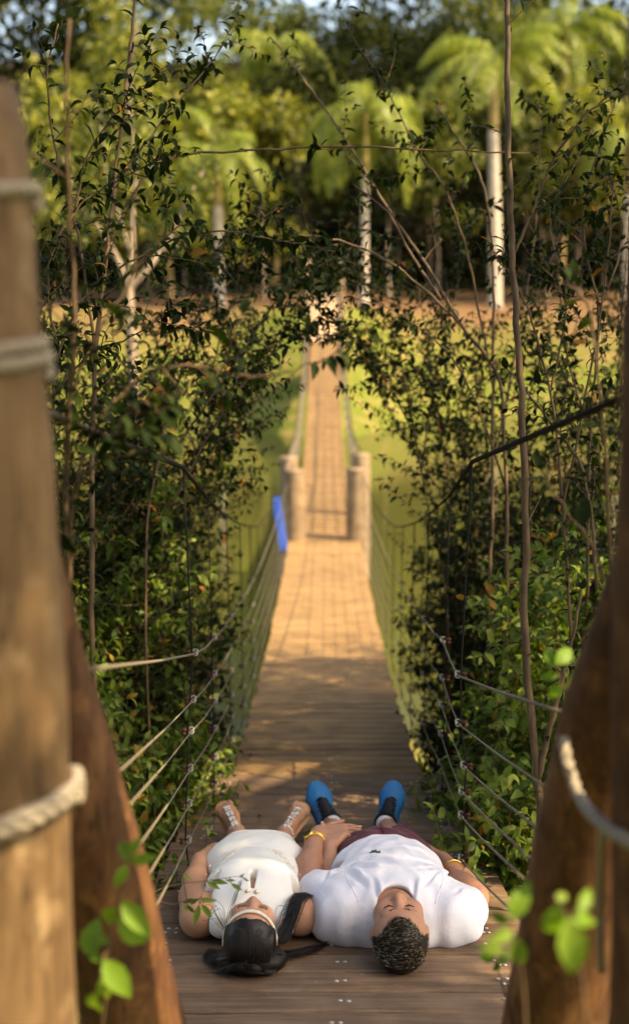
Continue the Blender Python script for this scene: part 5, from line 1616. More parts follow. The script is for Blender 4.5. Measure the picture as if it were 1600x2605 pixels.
traced('shrub', 207, [
    ([(120, 1600, 4.4), (130, 1200, 4.4), (150, 900, 4.4), (250, 720, 4.4), (380, 640, 4.4), (470, 560, 4.4)], 0.008, 0.003, 1.0),
    ([(150, 900, 4.4), (120, 700, 4.3), (190, 540, 4.3), (300, 460, 4.3), (420, 400, 4.3)], 0.005, 0.002, 1.1),
    ([(140, 1000, 4.4), (230, 900, 4.4), (330, 860, 4.4), (450, 780, 4.4)], 0.005, 0.002, 1.2),
    ([(190, 540, 4.3), (230, 380, 4.3), (330, 250, 4.3), (420, 170, 4.3)], 0.004, 0.002, 0.9)],
    'bushy shrub at upper left with curled dark leaves next to the post', 'shrub', gap=0.036, twig=0.5, single=110)
traced('shrub', 208, [
    ([(420, 1450, 6.2), (530, 1180, 6.2), (625, 980, 6.1), (700, 860, 6.0), (780, 760, 6.0), (850, 690, 6.0)], 0.006, 0.002, 1.2),
    ([(530, 1180, 6.2), (540, 950, 6.2), (580, 800, 6.2), (620, 660, 6.2), (650, 520, 6.2)], 0.006, 0.002, 1.0)],
    'slender shrub by the left rail with sprays meeting over the far planks', 'shrub', gap=0.030, twig=0.8, tl=(0.14, 0.4), single=80)
traced('shrub', 209, [
    ([(1140, 1600, 6.6), (1080, 1250, 6.6), (1035, 1000, 6.6), (1000, 850, 6.6), (930, 720, 6.5), (860, 640, 6.5)], 0.007, 0.002, 1.2),
    ([(1070, 1200, 6.6), (1100, 1000, 6.6), (1130, 850, 6.6), (1170, 700, 6.6), (1190, 560, 6.6)], 0.006, 0.002, 1.0),
    ([(1052, 1100, 6.6), (980, 960, 6.5), (920, 880, 6.5), (870, 840, 6.5)], 0.005, 0.002, 1.1)],
    'dark twiggy shrub by the right rail reaching over the far planks', 'shrub', gap=0.030, twig=0.8, tl=(0.14, 0.4), single=90)
traced('shrub', 210, [
    ([(1490, 1500, 5.2), (1500, 1100, 5.2), (1520, 800, 5.2), (1480, 560, 5.2), (1540, 330, 5.2), (1590, 180, 5.2)], 0.008, 0.003, 1.0),
    ([(1500, 1100, 5.2), (1440, 900, 5.2), (1420, 740, 5.2), (1370, 640, 5.2)], 0.005, 0.002, 1.1),
    ([(1520, 800, 5.2), (1580, 620, 5.2), (1560, 480, 5.2), (1500, 330, 5.2)], 0.005, 0.002, 1.0)],
    'leafy shrub at upper right beside the dark post', 'shrub', gap=0.04, twig=0.5, single=90)
traced('shrub', 211, [
    ([(480, 1450, 7.5), (560, 1150, 7.5), (630, 900, 7.4), (700, 760, 7.3), (790, 690, 7.3), (900, 650, 7.3), (1000, 640, 7.3)], 0.006, 0.002, 1.0),
    ([(560, 1150, 7.5), (570, 900, 7.4), (560, 760, 7.3), (540, 620, 7.3)], 0.005, 0.002, 1.0)],
    'fine-leaved shrub behind the left rail with a shoot arching over the far span', 'shrub', gap=0.030, twig=0.8, tl=(0.14, 0.4), single=60)
for (sd, paths, lab) in ((212, [([(1180, 1650, 7.2), (1150, 1300, 7.2), (1110, 1050, 7.2), (1090, 880, 7.2), (1060, 720, 7.2)], 0.007, 0.002, 1.1), ([(1150, 1300, 7.2), (1010, 1080, 7.2), (950, 960, 7.2), (900, 900, 7.2)], 0.005, 0.002, 1.2), ([(1130, 1150, 7.2), (1190, 950, 7.2), (1230, 800, 7.2)], 0.005, 0.002, 1.1)], 'tangled small-leaved shrub right of the pier posts'),
                         (213, [([(430, 1650, 6.8), (470, 1300, 6.8), (520, 1050, 6.8), (500, 880, 6.8), (460, 740, 6.8)], 0.007, 0.002, 1.1), ([(470, 1300, 6.8), (590, 1120, 6.8), (640, 1010, 6.8)], 0.005, 0.002, 1.2), ([(500, 1150, 6.8), (420, 950, 6.8), (380, 800, 6.8)], 0.005, 0.002, 1.1)], 'tangled small-leaved shrub left of the blue board'),
                         (214, [([(1330, 1650, 6.4), (1350, 1300, 6.4), (1340, 1050, 6.4), (1380, 880, 6.4), (1360, 700, 6.4)], 0.007, 0.002, 1.1), ([(1350, 1300, 6.4), (1260, 1080, 6.4), (1200, 950, 6.4)], 0.005, 0.002, 1.2), ([(1345, 1150, 6.4), (1430, 950, 6.4), (1470, 800, 6.4)], 0.005, 0.002, 1.1)], 'tangled shrub directly behind the straight sapling')):
    traced('shrub', sd, paths, lab, 'shrub', gap=0.030, twig=0.8, tl=(0.14, 0.4), single=70, leaf=0.062)
# out-of-focus sprays close to the lens
traced('shrub', 221, [
    ([(150, 1900, 2.7), (175, 1500, 2.7), (200, 1200, 2.6), (330, 980, 2.6), (480, 930, 2.6), (640, 960, 2.6), (780, 930, 2.6), (850, 905, 2.6)], 0.006, 0.002, 0.5),
    ([(175, 1500, 2.7), (170, 1150, 2.6), (190, 800, 2.5), (170, 400, 2.4), (175, 50, 2.35)], 0.007, 0.003, 0.30),
    ([(190, 1250, 2.6), (260, 1150, 2.5), (330, 1050, 2.5), (420, 1000, 2.5)], 0.004, 0.002, 1.3),
    ([(185, 1000, 2.55), (240, 860, 2.5), (330, 720, 2.5), (420, 560, 2.5)], 0.004, 0.002, 0.6)],
    'blurred dark shrub close beside the left post with a spray reaching to centre', 'shrub', gap=0.05, twig=0.25, tl=(0.06, 0.14), leaf=0.075, single=110, leaf_from=0.3)
traced('shrub', 222, [
    ([(1580, 1900, 2.9), (1560, 1600, 2.8), (1520, 1420, 2.75), (1440, 1300, 2.7), (1380, 1200, 2.7)], 0.005, 0.002, 0.8),
    ([(1560, 1600, 2.8), (1540, 1200, 2.7), (1500, 800, 2.6), (1440, 720, 2.6)], 0.005, 0.002, 0.5)],
    'blurred shrub close to the dark right post', 'shrub', gap=0.06, twig=0.2, tl=(0.05, 0.12), leaf=0.075, single=60, leaf_from=0.3)

# bright young sprigs low in front: every leaf placed
def sprig(seed, stem, leaves, label, mat='leaf_bright', r=0.0028, kinds=BIG_LEAVES, rootz=None):
    rr = random.Random(seed)
    pts = catmull([P(*q) for q in stem], 6)
    base = pts[0].copy()
    root = empty('sprig', base, label=label, cat='sprig')
    mb = MB(); mb.tube([p - base for p in pts], [r*(1 - 0.6*i/(len(pts)-1)) for i in range(len(pts))], 6); mb.build('stem', M['bark'], root)
    for i, (x0, y0, x1, y1, d, dd) in enumerate(leaves):
        a, b = P(x0, y0, d), P(x1, y1, d + dd)
        k = rr.randrange(len(kinds))
        key = (M[mat].name, id(kinds), k)
        if key not in LEAF_CACHE:
            V, Q, T = kinds[k]; m0 = mesh_np('leaf', V, ([Q] if len(Q) else []) + [T]); m0.materials.append(M[mat]); LEAF_CACHE[key] = m0
        o = bpy.data.objects.new('leaf', LEAF_CACHE[key]); COL.objects.link(o); o.parent = root
        up = Vector((rr.uniform(-0.4, 0.4), -1.0, rr.uniform(0.3, 1.0)))
        x, y, z = frame(b - a, up); L = (b - a).length*1.06
        mt = Matrix((x*L, y*L, z*L)).transposed().to_4x4(); mt.translation = a - base
        o.matrix_local = mt
        # leaf stalk back to the nearest point of the stem
        q = min(pts, key=lambda p: (p - a).length)
        if (q - a).length > 0.004:
            mb = MB(); mb.tube([q - base, (q.lerp(a, 0.5) - base) + Vector((0, 0, 0.004)), a - base], 0.0013, 5); mb.build('leaf_stalk', M['bark'], root)
    return root
sprig(1, [(240, 2750, 2.10), (262, 2600, 2.08), (275, 2480, 2.06), (280, 2420, 2.06), (300, 2330, 2.06), (310, 2280, 2.06)],
      [(262, 2440, 340, 2545, 2.02, -.02), (268, 2480, 262, 2560, 2.04, .0), (255, 2450, 222, 2400, 2.06, .02), (250, 2520, 228, 2600, 2.05, .02), (310, 2290, 385, 2385, 2.04, -.02), (300, 2330, 395, 2420, 2.08, .02), (300, 2310, 245, 2360, 2.06, .02), (280, 2400, 240, 2370, 2.08, .03), (240, 2440, 218, 2310, 2.1, .03)],
      'bright green sprig low in front of the left brace with the larger leaves')
sprig(2, [(250, 2500, 2.2), (285, 2350, 2.18), (320, 2220, 2.16), (335, 2180, 2.16)],
      [(335, 2180, 350, 2125, 2.16, 0), (330, 2180, 300, 2130, 2.16, .02), (335, 2190, 395, 2180, 2.16, -.02), (325, 2200, 290, 2260, 2.14, -.02), (330, 2195, 305, 2150, 2.18, .02)],
      'small bright green sprig higher in front of the left brace')
sprig(3, [(1500, 2700, 1.68), (1480, 2500, 1.66), (1455, 2380, 1.64), (1425, 2300, 1.64), (1400, 2280, 1.64)],
      [(1440, 2330, 1478, 2505, 1.60, -.02), (1420, 2300, 1395, 2420, 1.62, .0), (1455, 2360, 1530, 2290, 1.66, .03), (1470, 2320, 1510, 2255, 1.66, .02), (1410, 2290, 1450, 2270, 1.64, 0)],
      'bright green sprig with one large drooping leaf in front of the right brace')
sprig(4, [(1340, 2680, 1.85), (1330, 2500, 1.84), (1310, 2400, 1.82), (1300, 2330, 1.82)],
      [(1300, 2340, 1345, 2240, 1.80, .0), (1300, 2350, 1238, 2320, 1.82, .02), (1305, 2370, 1245, 2395, 1.80, -.02), (1310, 2380, 1325, 2480, 1.82, 0), (1285, 2420, 1215, 2410, 1.84, .0)],
      'bright green sprig beside the right brace over the plank ends')
sprig(5, [(1300, 2600, 2.6), (1275, 2500, 2.6), (1258, 2440, 2.6)],
      [(1258, 2440, 1215, 2432, 2.6, 0), (1260, 2445, 1268, 2490, 2.6, 0), (1265, 2450, 1300, 2425, 2.6, 0)],
      'tiny green seedling sprig at the right plank ends')
sprig(6, [(1480, 1900, 2.4), (1455, 1800, 2.4), (1430, 1740, 2.4), (1410, 1690, 2.4)],
      [(1410, 1690, 1470, 1640, 2.4, 0), (1420, 1700, 1380, 1650, 2.4, .02), (1430, 1740, 1390, 1780, 2.4, 0), (1440, 1750, 1500, 1700, 2.4, 0), (1420, 1720, 1370, 1720, 2.42, 0)],
      'blurred light green sprig at the top of the right brace')
# thin twig hanging in front of the woman's shoulder
sprig(7, [(350, 2330, 3.30), (395, 2270, 3.35), (450, 2250, 3.38), (510, 2243, 3.40), (560, 2236, 3.40), (605, 2230, 3.42), (635, 2240, 3.42)],
      [(525, 2243, 563, 2262, 3.40, 0), (540, 2240, 580, 2247, 3.40, 0), (575, 2240, 600, 2238, 3.4, 0), (588, 2247, 616, 2266, 3.4, 0), (612, 2230, 622, 2222, 3.4, 0), (618, 2232, 632, 2243, 3.4, 0), (520, 2245, 524, 2258, 3.4, 0)],
      'thin twig with small green leaves hanging over the ivory dress', 'leaf_twig', 0.0014, TWIG_LEAVES)
sprig(8, [(395, 2290, 3.36), (440, 2300, 3.38), (475, 2290, 3.40), (508, 2285, 3.40), (515, 2270, 3.40)],
      [(508, 2288, 550, 2292, 3.40, 0), (505, 2285, 485, 2303, 3.4, 0), (508, 2300, 494, 2355, 3.4, -.02), (512, 2300, 543, 2338, 3.4, 0), (500, 2290, 462, 2294, 3.4, 0), (475, 2300, 496, 2328, 3.4, 0), (514, 2285, 519, 2300, 3.4, 0), (465, 2225, 490, 2238, 3.4, 0), (470, 2300, 476, 2322, 3.4, 0)],
      'lower twig with long narrow leaves hanging beside the woman\'s arm', 'leaf_twig', 0.0013, TWIG_LEAVES)

# fallen leaves on the planks
for i, (x, y, s, lab) in enumerate(((668, 2081, 0.035, 'orange fallen leaf between the sandals'), (705, 2022, 0.018, 'yellow fallen leaf on the planks above the sandals'), (935, 1976, 0.02, 'tan fallen leaf on the planks above the right sneaker'),
                                    (1236, 2330, 0.05, 'curled rust coloured leaf beside the man\'s shoulder'), (695, 1970, 0.014, 'pale fallen leaf on the planks far above the sandals'), (1038, 2095, 0.03, 'brown fallen leaf near the right plank edge'))):
    # on the deck plane z = -1.455 - 0.2 y
    rdir = P(x, y, 1.0); d = -1.455/(rdir.z + 0.2*rdir.y); p = rdir*d
    if p.y > 6: p.z = deck_z(p.y)
    V, Q, T = leaf_arrays(1.6, 0.6, 0.5, 0.05)
    me = mesh_np('fallen_leaf', V*s*1.3, [Q, T])
    o = link('fallen_leaf', me, M['leaf_dry'], label=lab, cat='leaf')
    o.location = p + Vector((0, 0, 0.004 + s*0.28)); o.rotation_euler = (DECK_ROT + 0.25, 0.15, i*1.9 + 0.6)

# ------------------------------------------------------------------ trees of the far bank
def cloud(pl, c, R, n, size, flat=0.75):
    r = pl.r
    for _ in range(n):
        while True:
            v = Vector((r.uniform(-1, 1), r.uniform(-1, 1), r.uniform(-1, 1)))
            if v.length < 1: break
        v = v*(0.55 + 0.45*v.length) if v.length > 0.2 else v
        p = Vector(c) + Vector((v.x*R, v.y*R, v.z*R*flat))
        pl.leaves.append((p, v + pl.rv(0.6) + Vector((0, 0, -0.3)), Vector((0, 0, 1)) + pl.rv(0.7), size*r.uniform(0.6, 1.3), r.randrange(2)))

def tree(seed, x, y, h, crown, label, mat='tree_leaf', wood='bark_dark', r0=0.16, clumps=16, n=260, size=0.34, crown_from=0.35, lean=(0, 0), limbs=None, white=0.0, name='tree', base_z=None):
    pl = Plant(seed); r = pl.r
    z0 = (gz(x, y) if base_z is None else base_z) - 0.1
    base = Vector((x, y, z0))
    pts = pl.walk(base, Vector((lean[0], lean[1], 1)), h*0.85, h/12, 0.05)
    m = len(pts)
    rad = [r0*(1.25 if k == 0 else 1)*(1 - 0.8*k/(m-1)) for k in range(m)]
    pl.wood.tube(pts, rad, 9, False)
    for i in range(clumps):
        k = int(m*(crown_from + (0.98 - crown_from)*i/clumps)); k = min(k, m-2)
        a = i*2.4 + r.uniform(-0.5, 0.5)
        L = crown*r.uniform(0.45, 1.0)*(1.15 - 0.45*(k/m))
        d = Vector((math.cos(a), math.sin(a), r.uniform(0.1, 0.7)))
        lp = pl.walk(pts[k], d, L, L/5, 0.12, 0.03)
        pl.wood.tube(lp, [max(0.012, rad[k]*0.5*(1 - 0.85*q/(len(lp)-1))) for q in range(len(lp))], 5, False)
        cloud(pl, lp[-1], crown*r.uniform(0.28, 0.46), n, size)
        cloud(pl, lp[len(lp)//2 + 1], crown*r.uniform(0.2, 0.34), n//2, size)
    root = finish(pl, name, M[wood], M[mat], label, 'tree', None, CARD, 0, base, 'trunk', 'crown')
    if white:
        mb = MB(); q = [p - base for p in pts if p.z - z0 < white]
        if len(q) > 1:
            mb.tube(q, [rad[k] + 0.008 for k in range(len(q))], 10, False); mb.build('whitewash', M['whitewash'], root)
    return root

def palm(seed, x, y, h, label, r0=0.20, shaft=2.0, fr=13, L=3.6, droop=1.0, wood='whitewash'):
    """royal palm: pale trunk, smooth crownshaft, arching feather fronds"""
    r = random.Random(seed)
    z0 = gz(x, y) - 0.1
    base = Vector((x, y, z0))
    root = empty('palm_tree', base, label=label, cat='palm')
    n = 18
    lx, ly = r.uniform(-0.03, 0.03), r.uniform(-0.03, 0.03)
    pts = [Vector((lx*h*i/n + 0.01*h*math.sin(2.6*i/n + seed), ly*h*i/n, h*i/n)) for i in range(n+1)]
    def rad(i): return r0*(1.45 - 0.4*i) if i < 1 else r0*(1.0 + 0.10*math.sin(3.0*i/n + seed) - 0.18*i/n)
    mb = MB(); mb.tube(pts, [rad(i)*(1 + 0.025*(i % 2)) for i in range(n+1)], 12, True); mb.build('trunk', M[wood], root)
    top = pts[-1]
    mb = MB(); mb.tube([top - Vector((0, 0, 0.05)), top + Vector((0, 0, shaft*0.12)), top + Vector((0, 0, shaft*0.6)), top + Vector((0, 0, shaft))], [rad(n)*0.98, rad(n)*1.05, rad(n)*0.72, rad(n)*0.35], 12); mb.build('crownshaft', M['shaft'], root)
    top = top + Vector((0, 0, shaft*0.96))
    for f_ in range(fr):
        a = f_*2.399 + r.uniform(-0.35, 0.35)
        el = r.uniform(-0.1, 1.15)
        LL = L*r.uniform(0.8, 1.1)
        hd = Vector((math.cos(a), math.sin(a), 0))
        m = 14; p = top.copy(); rp = [p.copy()]
        ang = el
        for i in range(m):
            ang -= droop*r.uniform(0.08, 0.20)
            ang = max(ang, -1.45)
            p = p + (hd*math.cos(ang) + Vector((0, 0, math.sin(ang))))*(LL/m); rp.append(p.copy())
        mb = MB(); mb.tube(rp, [0.04*(1 - 0.85*i/m) for i in range(m+1)], 5, False)
        fo = mb.build('frond', M['palm_leaf'], root)
        lv = MB()
        for i in range(1, m):
            for sub in (0.0, 0.25, 0.5, 0.75):
                q = rp[i].lerp(rp[i+1], sub)
                tg = (rp[i+1] - rp[i]).normalized(); sd = tg.cross(Vector((0, 0, 1)))
                if sd.length < 0.05: sd = hd.cross(Vector((0, 0, 1)))
                sd.normalize()
                ll = LL*0.30*math.sin(math.pi*min(0.97, 0.12 + 0.86*i/m))*r.uniform(0.8, 1.15)
                for s_ in (-1, 1):
                    d1 = (sd*s_*0.8 + tg*0.45 + Vector((0, 0, r.uniform(-0.3, 0.2)))).normalized(); d2 = (sd*s_*0.35 + tg*0.4 + Vector((0, 0, -1.0))).normalized()
                    w = tg*0.035
                    a1 = q + d1*ll*0.45; a2 = a1 + d2*ll*0.55
                    lv.add([q - w*0.5, q + w*0.5, a1 + w, a1 - w, a2], [(0, 1, 2, 3)], [(3, 2, 4)])
        lv.build('leaflets', M['palm_leaf'], fo, kind='stuff')
    return root

def at(xpx, Y):
    """ground position under picture column xpx at world distance Y"""
    z = gz(0, Y); d = Y*CP - z*SP
    return (xpx - CX)/FPX*d

# palms and pale trunks on the grass
palm(1, at(1255, 60), 60, 8.7, 'tall palm with stout white trunk on the right bank', 0.33, 3.6, 15, 5.0, 0.85)
palm(2, at(922, 58), 58, 6.4, 'slim palm with spotted white trunk right of the bridge and drooping pale fronds', 0.23, 3.0, 17, 5.2, 1.35)
palm(3, at(1592, 62), 62, 5.6, 'palm with white trunk at the right edge', 0.26, 2.6, 13, 4.2, 1.2)
palm(4, at(562, 60), 60, 5.0, 'palm with white trunk left of the bridge end', 0.29, 2.6, 15, 4.6, 1.2)
palm(6, at(700, 72), 72, 11.5, 'high palm deep in the grove left of the path', 0.22, 2.6, 14, 5.0, 1.1, 'palm_trunk')
palm(7, at(1420, 74), 74, 13.0, 'high palm deep in the grove near the right edge', 0.22, 2.6, 14, 5.2, 1.2, 'palm_trunk')
palm(8, at(430, 66), 66, 7.0, 'bushy palm at left behind the forked pale tree', 0.22, 2.4, 16, 4.8, 1.1, 'palm_trunk')
# leafy trees: sunlit row in front, darker ones behind
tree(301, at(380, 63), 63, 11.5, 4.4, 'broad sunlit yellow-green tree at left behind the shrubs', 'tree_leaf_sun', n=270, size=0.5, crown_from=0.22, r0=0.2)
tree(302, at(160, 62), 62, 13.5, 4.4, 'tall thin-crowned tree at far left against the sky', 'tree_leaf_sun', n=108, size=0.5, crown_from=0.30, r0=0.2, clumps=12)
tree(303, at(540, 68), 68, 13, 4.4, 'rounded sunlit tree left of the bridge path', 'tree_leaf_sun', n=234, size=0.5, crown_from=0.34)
tree(304, at(760, 82), 82, 19, 5.0, 'tall dark tree standing behind the far bridge posts', 'tree_leaf_dark', n=251, size=0.46, crown_from=0.42)
tree(305, at(960, 84), 84, 21, 5.5, 'tall dark tree behind the slim palm', 'tree_leaf_dark', n=273, size=0.46, crown_from=0.40)
tree(306, at(1150, 80), 80, 19, 5.2, 'dark tree between the two right palms', 'tree_leaf_dark', n=273, size=0.46, crown_from=0.40)
tree(307, at(1380, 78), 78, 18, 5.0, 'olive tree crown right of the tall palm', n=210, size=0.46, crown_from=0.44)
tree(308, at(1530, 68), 68, 10.0, 3.4, 'dry tan-leaved tree near the right edge', 'tree_leaf_dry', n=255, crown_from=0.38, clumps=13)
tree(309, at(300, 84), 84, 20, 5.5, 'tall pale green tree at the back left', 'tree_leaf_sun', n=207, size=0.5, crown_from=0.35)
tree(310, at(620, 90), 90, 23, 6.0, 'highest tree at the back left of centre', n=273, size=0.46, crown_from=0.34)
tree(311, at(1250, 94), 94, 24, 6.0, 'highest tree at the back right', n=273, size=0.46, crown_from=0.34)
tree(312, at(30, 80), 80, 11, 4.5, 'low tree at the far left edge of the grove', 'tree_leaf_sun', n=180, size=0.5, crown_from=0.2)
tree(313, at(1640, 84), 84, 20, 5.5, 'tall tree at the far right edge of the grove', n=230, size=0.46, crown_from=0.3)
tree(314, at(1090, 69), 69, 13, 3.8, 'olive broadleaf tree between slim palm and stout palm', n=182, size=0.46, crown_from=0.45)
tree(315, at(790, 70), 70, 14, 4.0, 'dark broadleaf tree straight beyond the bridge end', 'tree_leaf_dark', n=196, size=0.46, crown_from=0.45)
tree(316, at(1450, 66), 66, 12, 3.6, 'yellowish broadleaf tree left of the dry tree', 'tree_leaf_sun', n=132, size=0.5, crown_from=0.42)
# thin bare trunks in the shade of the grove
for i, (xp, yy, hh) in enumerate(((670, 66, 8), (610, 71, 9), (990, 67, 8), (1015, 72, 9), (1110, 68, 8), (1330, 70, 9), (1390, 66, 7), (1470, 72, 9), (470, 70, 8))):
    tree(330 + i, at(xp, yy), yy, hh, 1.6, 'thin grey trunk number-%d' % i if False else ['thin grey tree just left of the bridge path', 'thin tree in the shade left of the grove path', 'thin tree just right of the slim palm', 'thin shaded tree behind the slim palm trunk', 'thin tree midway between the right palms', 'thin tree right beside the tall white palm', 'short thin tree in front of the right grove', 'thin tree in the grove left of the dry tree', 'thin tree at left behind the whitewashed palm'][i],
         'tree_leaf_dark', 'bark_pale' if i % 2 == 0 else 'bark_dark', 0.09, 5, 90, 0.3, 0.6)
# forked pale tree on the near left shore
def forked():
    pl = Plant(401)
    d = 15.0
    b0 = P(338, 930, d); base = Vector((b0.x, b0.y, gz(b0.x, b0.y)))
    def lim(px, r0, r1):
        ctrl = [P(*q) for q in px]; pts = catmull(ctrl, 6); n = len(pts)
        pl.wood.tube(pts, [r0 + (r1 - r0)*i/(n-1) for i in range(n)], 8, False); return pts
    tr = catmull([base, b0, P(332, 830, d), P(328, 730, d)], 6); n = len(tr)
    pl.wood.tube(tr, [0.085 - 0.025*i/(n-1) for i in range(n)], 9, False)
    ends = [lim([(328, 740, d), (300, 660, d), (250, 580, d - .1), (205, 520, d - .2), (160, 400, d - .3)], 0.05, 0.015),
            lim([(328, 740, d), (335, 660, d), (338, 560, d), (345, 420, d), (330, 250, d), (350, 60, d)], 0.05, 0.018),
            lim([(330, 735, d), (380, 680, d), (430, 610, d + .2), (470, 520, d + .3), (520, 430, d + .4)], 0.045, 0.014),
            lim([(332, 640, d), (300, 540, d), (270, 420, d), (250, 250, d)], 0.03, 0.012)]
    for pts in ends:
        for i in range(len(pts)//2, len(pts), 2):
            cloud(pl, pts[i], 0.40, 55, 0.12)
    finish(pl, 'tree', M['bark_pale'], M['tree_leaf'], 'pale forked tree on the left shore lit by the sun', 'tree', None, CARD, 0, base, 'trunk', 'crown')
forked()
# undergrowth at the back of the grove reads as one mass
def undergrowth():
    pl = Plant(500); r = pl.r
    for i in range(330):
        y = r.uniform(75, 100); x = r.uniform(-34, 34)
        R = r.uniform(1.2, 2.6)
        cloud(pl, (x, y, gz(x, y) + r.uniform(0.2, 4.0)), R, 150, 0.6)
    me = leaves_mesh('undergrowth', pl.leaves, CARD)
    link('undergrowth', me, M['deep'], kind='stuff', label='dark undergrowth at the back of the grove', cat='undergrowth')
    pl = Plant(501); r = pl.r
    for i in range(430):
        y = r.uniform(100, 122); x = r.uniform(-60, 60)
        R = r.uniform(3, 5)
        cloud(pl, (x, y, gz(x, y) + r.uniform(0, 33)*(0.78 if x < -15 else 1)), R, 150, 1.1)
    me = leaves_mesh('far_wood', pl.leaves, CARD)
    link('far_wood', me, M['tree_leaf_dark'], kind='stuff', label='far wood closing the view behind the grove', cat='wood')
undergrowth()

# ------------------------------------------------------------------ unseen trees over the bridge head, crowns shaped to shade it
def line_dist(p, q):
    v = p - q; return (v - SUN*v.dot(SUN)).length
SUNLIT = [Vector(P(150, 2450, 1.85)), Vector(P(60, 2000, 1.8)), Vector(P(300, 2480, 2.06)), Vector(P(1440, 2400, 1.64)), Vector(P(1300, 2380, 1.82)), Vector(P(430, 2480, 2.4)), Vector(P(330, 2180, 2.16)), Vector(P(1480, 2570, 2.4)), Vector(P(250, 2420, 2.06)), Vector(P(340, 2330, 2.06)), Vector(P(1480, 2330, 1.64)), Vector(P(1420, 1700, 2.4))]
SOFT = [Vector(q) for q in ((-0.8, 4.4, -2.2), (-0.85, 5.0, -2.0), (-0.85, 5.6, -2.2), (-0.95, 6.0, -1.6), (0.85, 4.5, -2.1), (0.9, 5.0, -1.9), (0.92, 5.6, -2.1), (1.0, 6.0, -1.6), (-1.1, 4.4, -2.1), (-1.2, 5.3, -2.3), (-1.0, 3.9, -2.35), (-1.1, 5.0, -1.6), (1.15, 4.4, -2.0), (1.3, 5.2, -2.0), (1.1, 3.9, -2.3), (1.2, 6.0, -2.2), (-1.1, 6.0, -2.2))]
def canopy_tree(seed, base, top, clumps, label, leaf=0.17, always=()):
    pl = Plant(seed); r = pl.r; pl.clear = False
    base = Vector(base); top = Vector(top)
    tr = catmull([base, base.lerp(top, 0.35) + Vector((0.1, 0.1, 0)), base.lerp(top, 0.7), top], 6)
    pl.wood.tube(tr, [0.32 - 0.2*i/(len(tr)-1) for i in range(len(tr))], 10, False)
    for (c, R, n) in clumps:
        if min(line_dist(c, q) for q in SUNLIT) < R*0.9 or min(line_dist(c, q) for q in SOFT) < R*0.95: continue
        k = min(range(len(tr)//3, len(tr)), key=lambda i: (tr[i] - c).length)
        mid = tr[k].lerp(c, 0.5) + Vector((0, 0, 0.3))
        lp = catmull([tr[k], mid, c], 5)
        pl.wood.tube(lp, [0.06*(1 - 0.8*i/(len(lp)-1)) for i in range(len(lp))], 6, False)
        cloud(pl, c, R, n, leaf, 0.8)
    for (c, R, n) in always:
        if min(line_dist(c, q) for q in SUNLIT) < 0.36: continue
        cloud(pl, c, R, n, 0.10, 0.9)
    finish(pl, 'shade_tree', M['bark_dark'], M['tree_leaf_dark'], label, 'tree', None, CARD, 0, base, 'trunk', 'crown')
_r = random.Random(9)
cl = []
for yy in np.arange(2.7, 9.9, 0.8):
    for xx in np.arange(-2.6, 3.0, 0.85):
        for zz in ((-2.6, -0.4) if abs(xx) > 0.9 else (-2.9,)):
            t = Vector((xx + _r.uniform(-0.2, 0.2), yy + _r.uniform(-0.2, 0.2), zz + _r.uniform(-0.2, 0.2)))
            if 3.0 < t.y < 6.0 and abs(t.x) > 0.85 and t.z < -1.5: continue
            cl.append((t + SUN*(9.8 + _r.uniform(-1.2, 1.2)), 0.75, 190))
for q in (P(-60, 300, 1.6), P(-60, 700, 1.65), P(-60, 1100, 1.7), P(1640, 400, 1.6), P(1640, 800, 1.6), P(1640, 1200, 1.7), P(1600, 1600, 1.8), P(1600, 2000, 1.9), P(1480, 1750, 2.2), P(1450, 2000, 2.3), P(1420, 2200, 2.35), P(150, 1750, 2.2), P(200, 1950, 2.25), P(250, 2150, 2.3)):
    cl.append((q + SUN*6.0, 0.55, 420))
tight = []  # unseen leaf clumps added on the sun's path to shade couple and posts
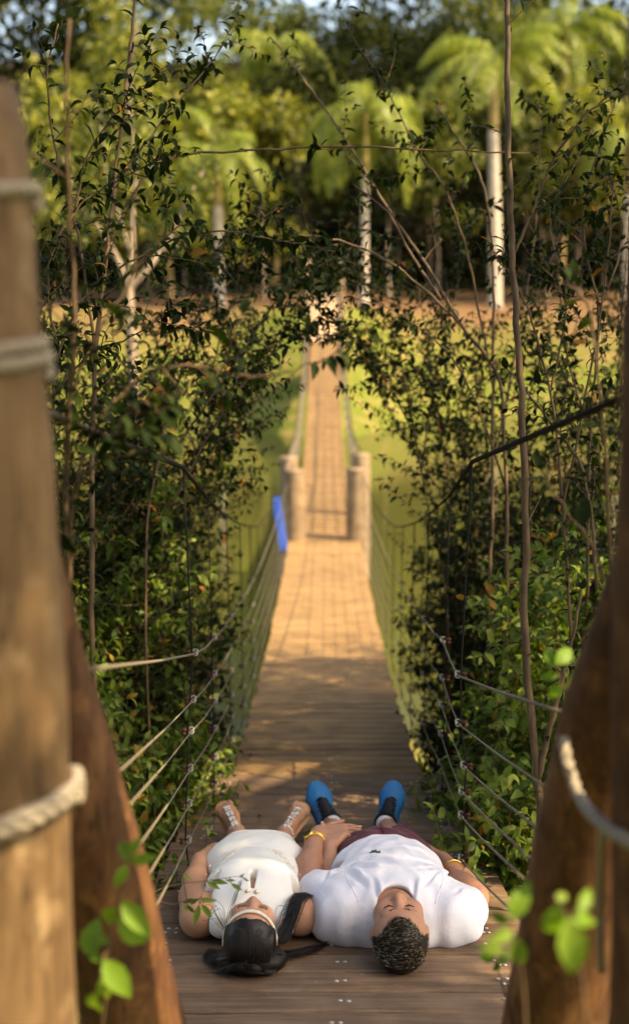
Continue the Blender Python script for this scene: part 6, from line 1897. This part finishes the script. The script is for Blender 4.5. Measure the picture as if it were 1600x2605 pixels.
for yy in np.arange(3.15, 5.5, 0.27):
    for xx in np.arange(-0.50, 0.70, 0.24):
        tight.append((Vector((xx + _r.uniform(-.05, .05), yy + _r.uniform(-.05, .05), -1.455 - 0.2*yy + 0.12)) + SUN*(8.6 + _r.uniform(-0.8, 0.8)), 0.24, 150))
for (x_, d_, y0_, y1_) in ((-110, 1.62, 60, 1450), (-20, 1.65, 500, 1450), (1640, 1.62, 100, 1600), (1720, 1.62, 100, 1600), (1490, 2.2, 1640, 1860), (120, 2.2, 1600, 1760)):
    for y_ in range(y0_, y1_, 105):
        tight.append((P(x_, y_, d_) + SUN*(6.2 + _r.uniform(-0.6, 0.6)), 0.19, 120))
canopy_tree(600, (6.6, -2.6, gz(6.6, -2.6) - 0.1), (5.6, 1.2, 6.6), cl, 'spreading tree on the right of the bridge head shading the couple', always=tight)
cl = [(Vector((_r.uniform(-5.5, -1.5), _r.uniform(0.5, 9.5), _r.uniform(3.6, 6.2))), 0.85, 120) for _ in range(46)]
canopy_tree(601, (-4.6, 1.5, gz(-4.6, 1.5) - 0.1), (-3.6, 4.0, 5.6), cl, 'unseen leafy tree added left of the bridge head to shade the shrubs')  # unseen, added to take sky light off the left shrubs
cl = [(Vector((_r.uniform(-4.5, 4.5), _r.uniform(-5.5, 0.9), _r.uniform(1.9, 4.6))), 0.8, 150) for _ in range(80)]
cl += [(Vector((_r.uniform(-4.5, 4.5), _r.uniform(-6.5, -3.2), _r.uniform(-1.5, 2.2))), 0.8, 150) for _ in range(40)]
canopy_tree(602, (-2.6, -3.4, gz(-2.6, -3.4) - 0.1), (-1.2, -2.2, 3.9), cl, 'unseen low leafy tree added behind the bridge entrance to block sky light')  # unseen, added behind the lens to cut sky light on the posts

cl = [(Vector((_r.uniform(-6.0, -2.2), _r.uniform(-4.0, 2.2), _r.uniform(-2.0, 4.5))), 0.8, 150) for _ in range(70)]
canopy_tree(603, (-4.2, -1.6, gz(-4.2, -1.6) - 0.1), (-3.9, -0.9, 4.0), cl, 'unseen bushy tree added left of the bridge entrance to darken the pale post')  # unseen, added to keep sky light off the upper left post
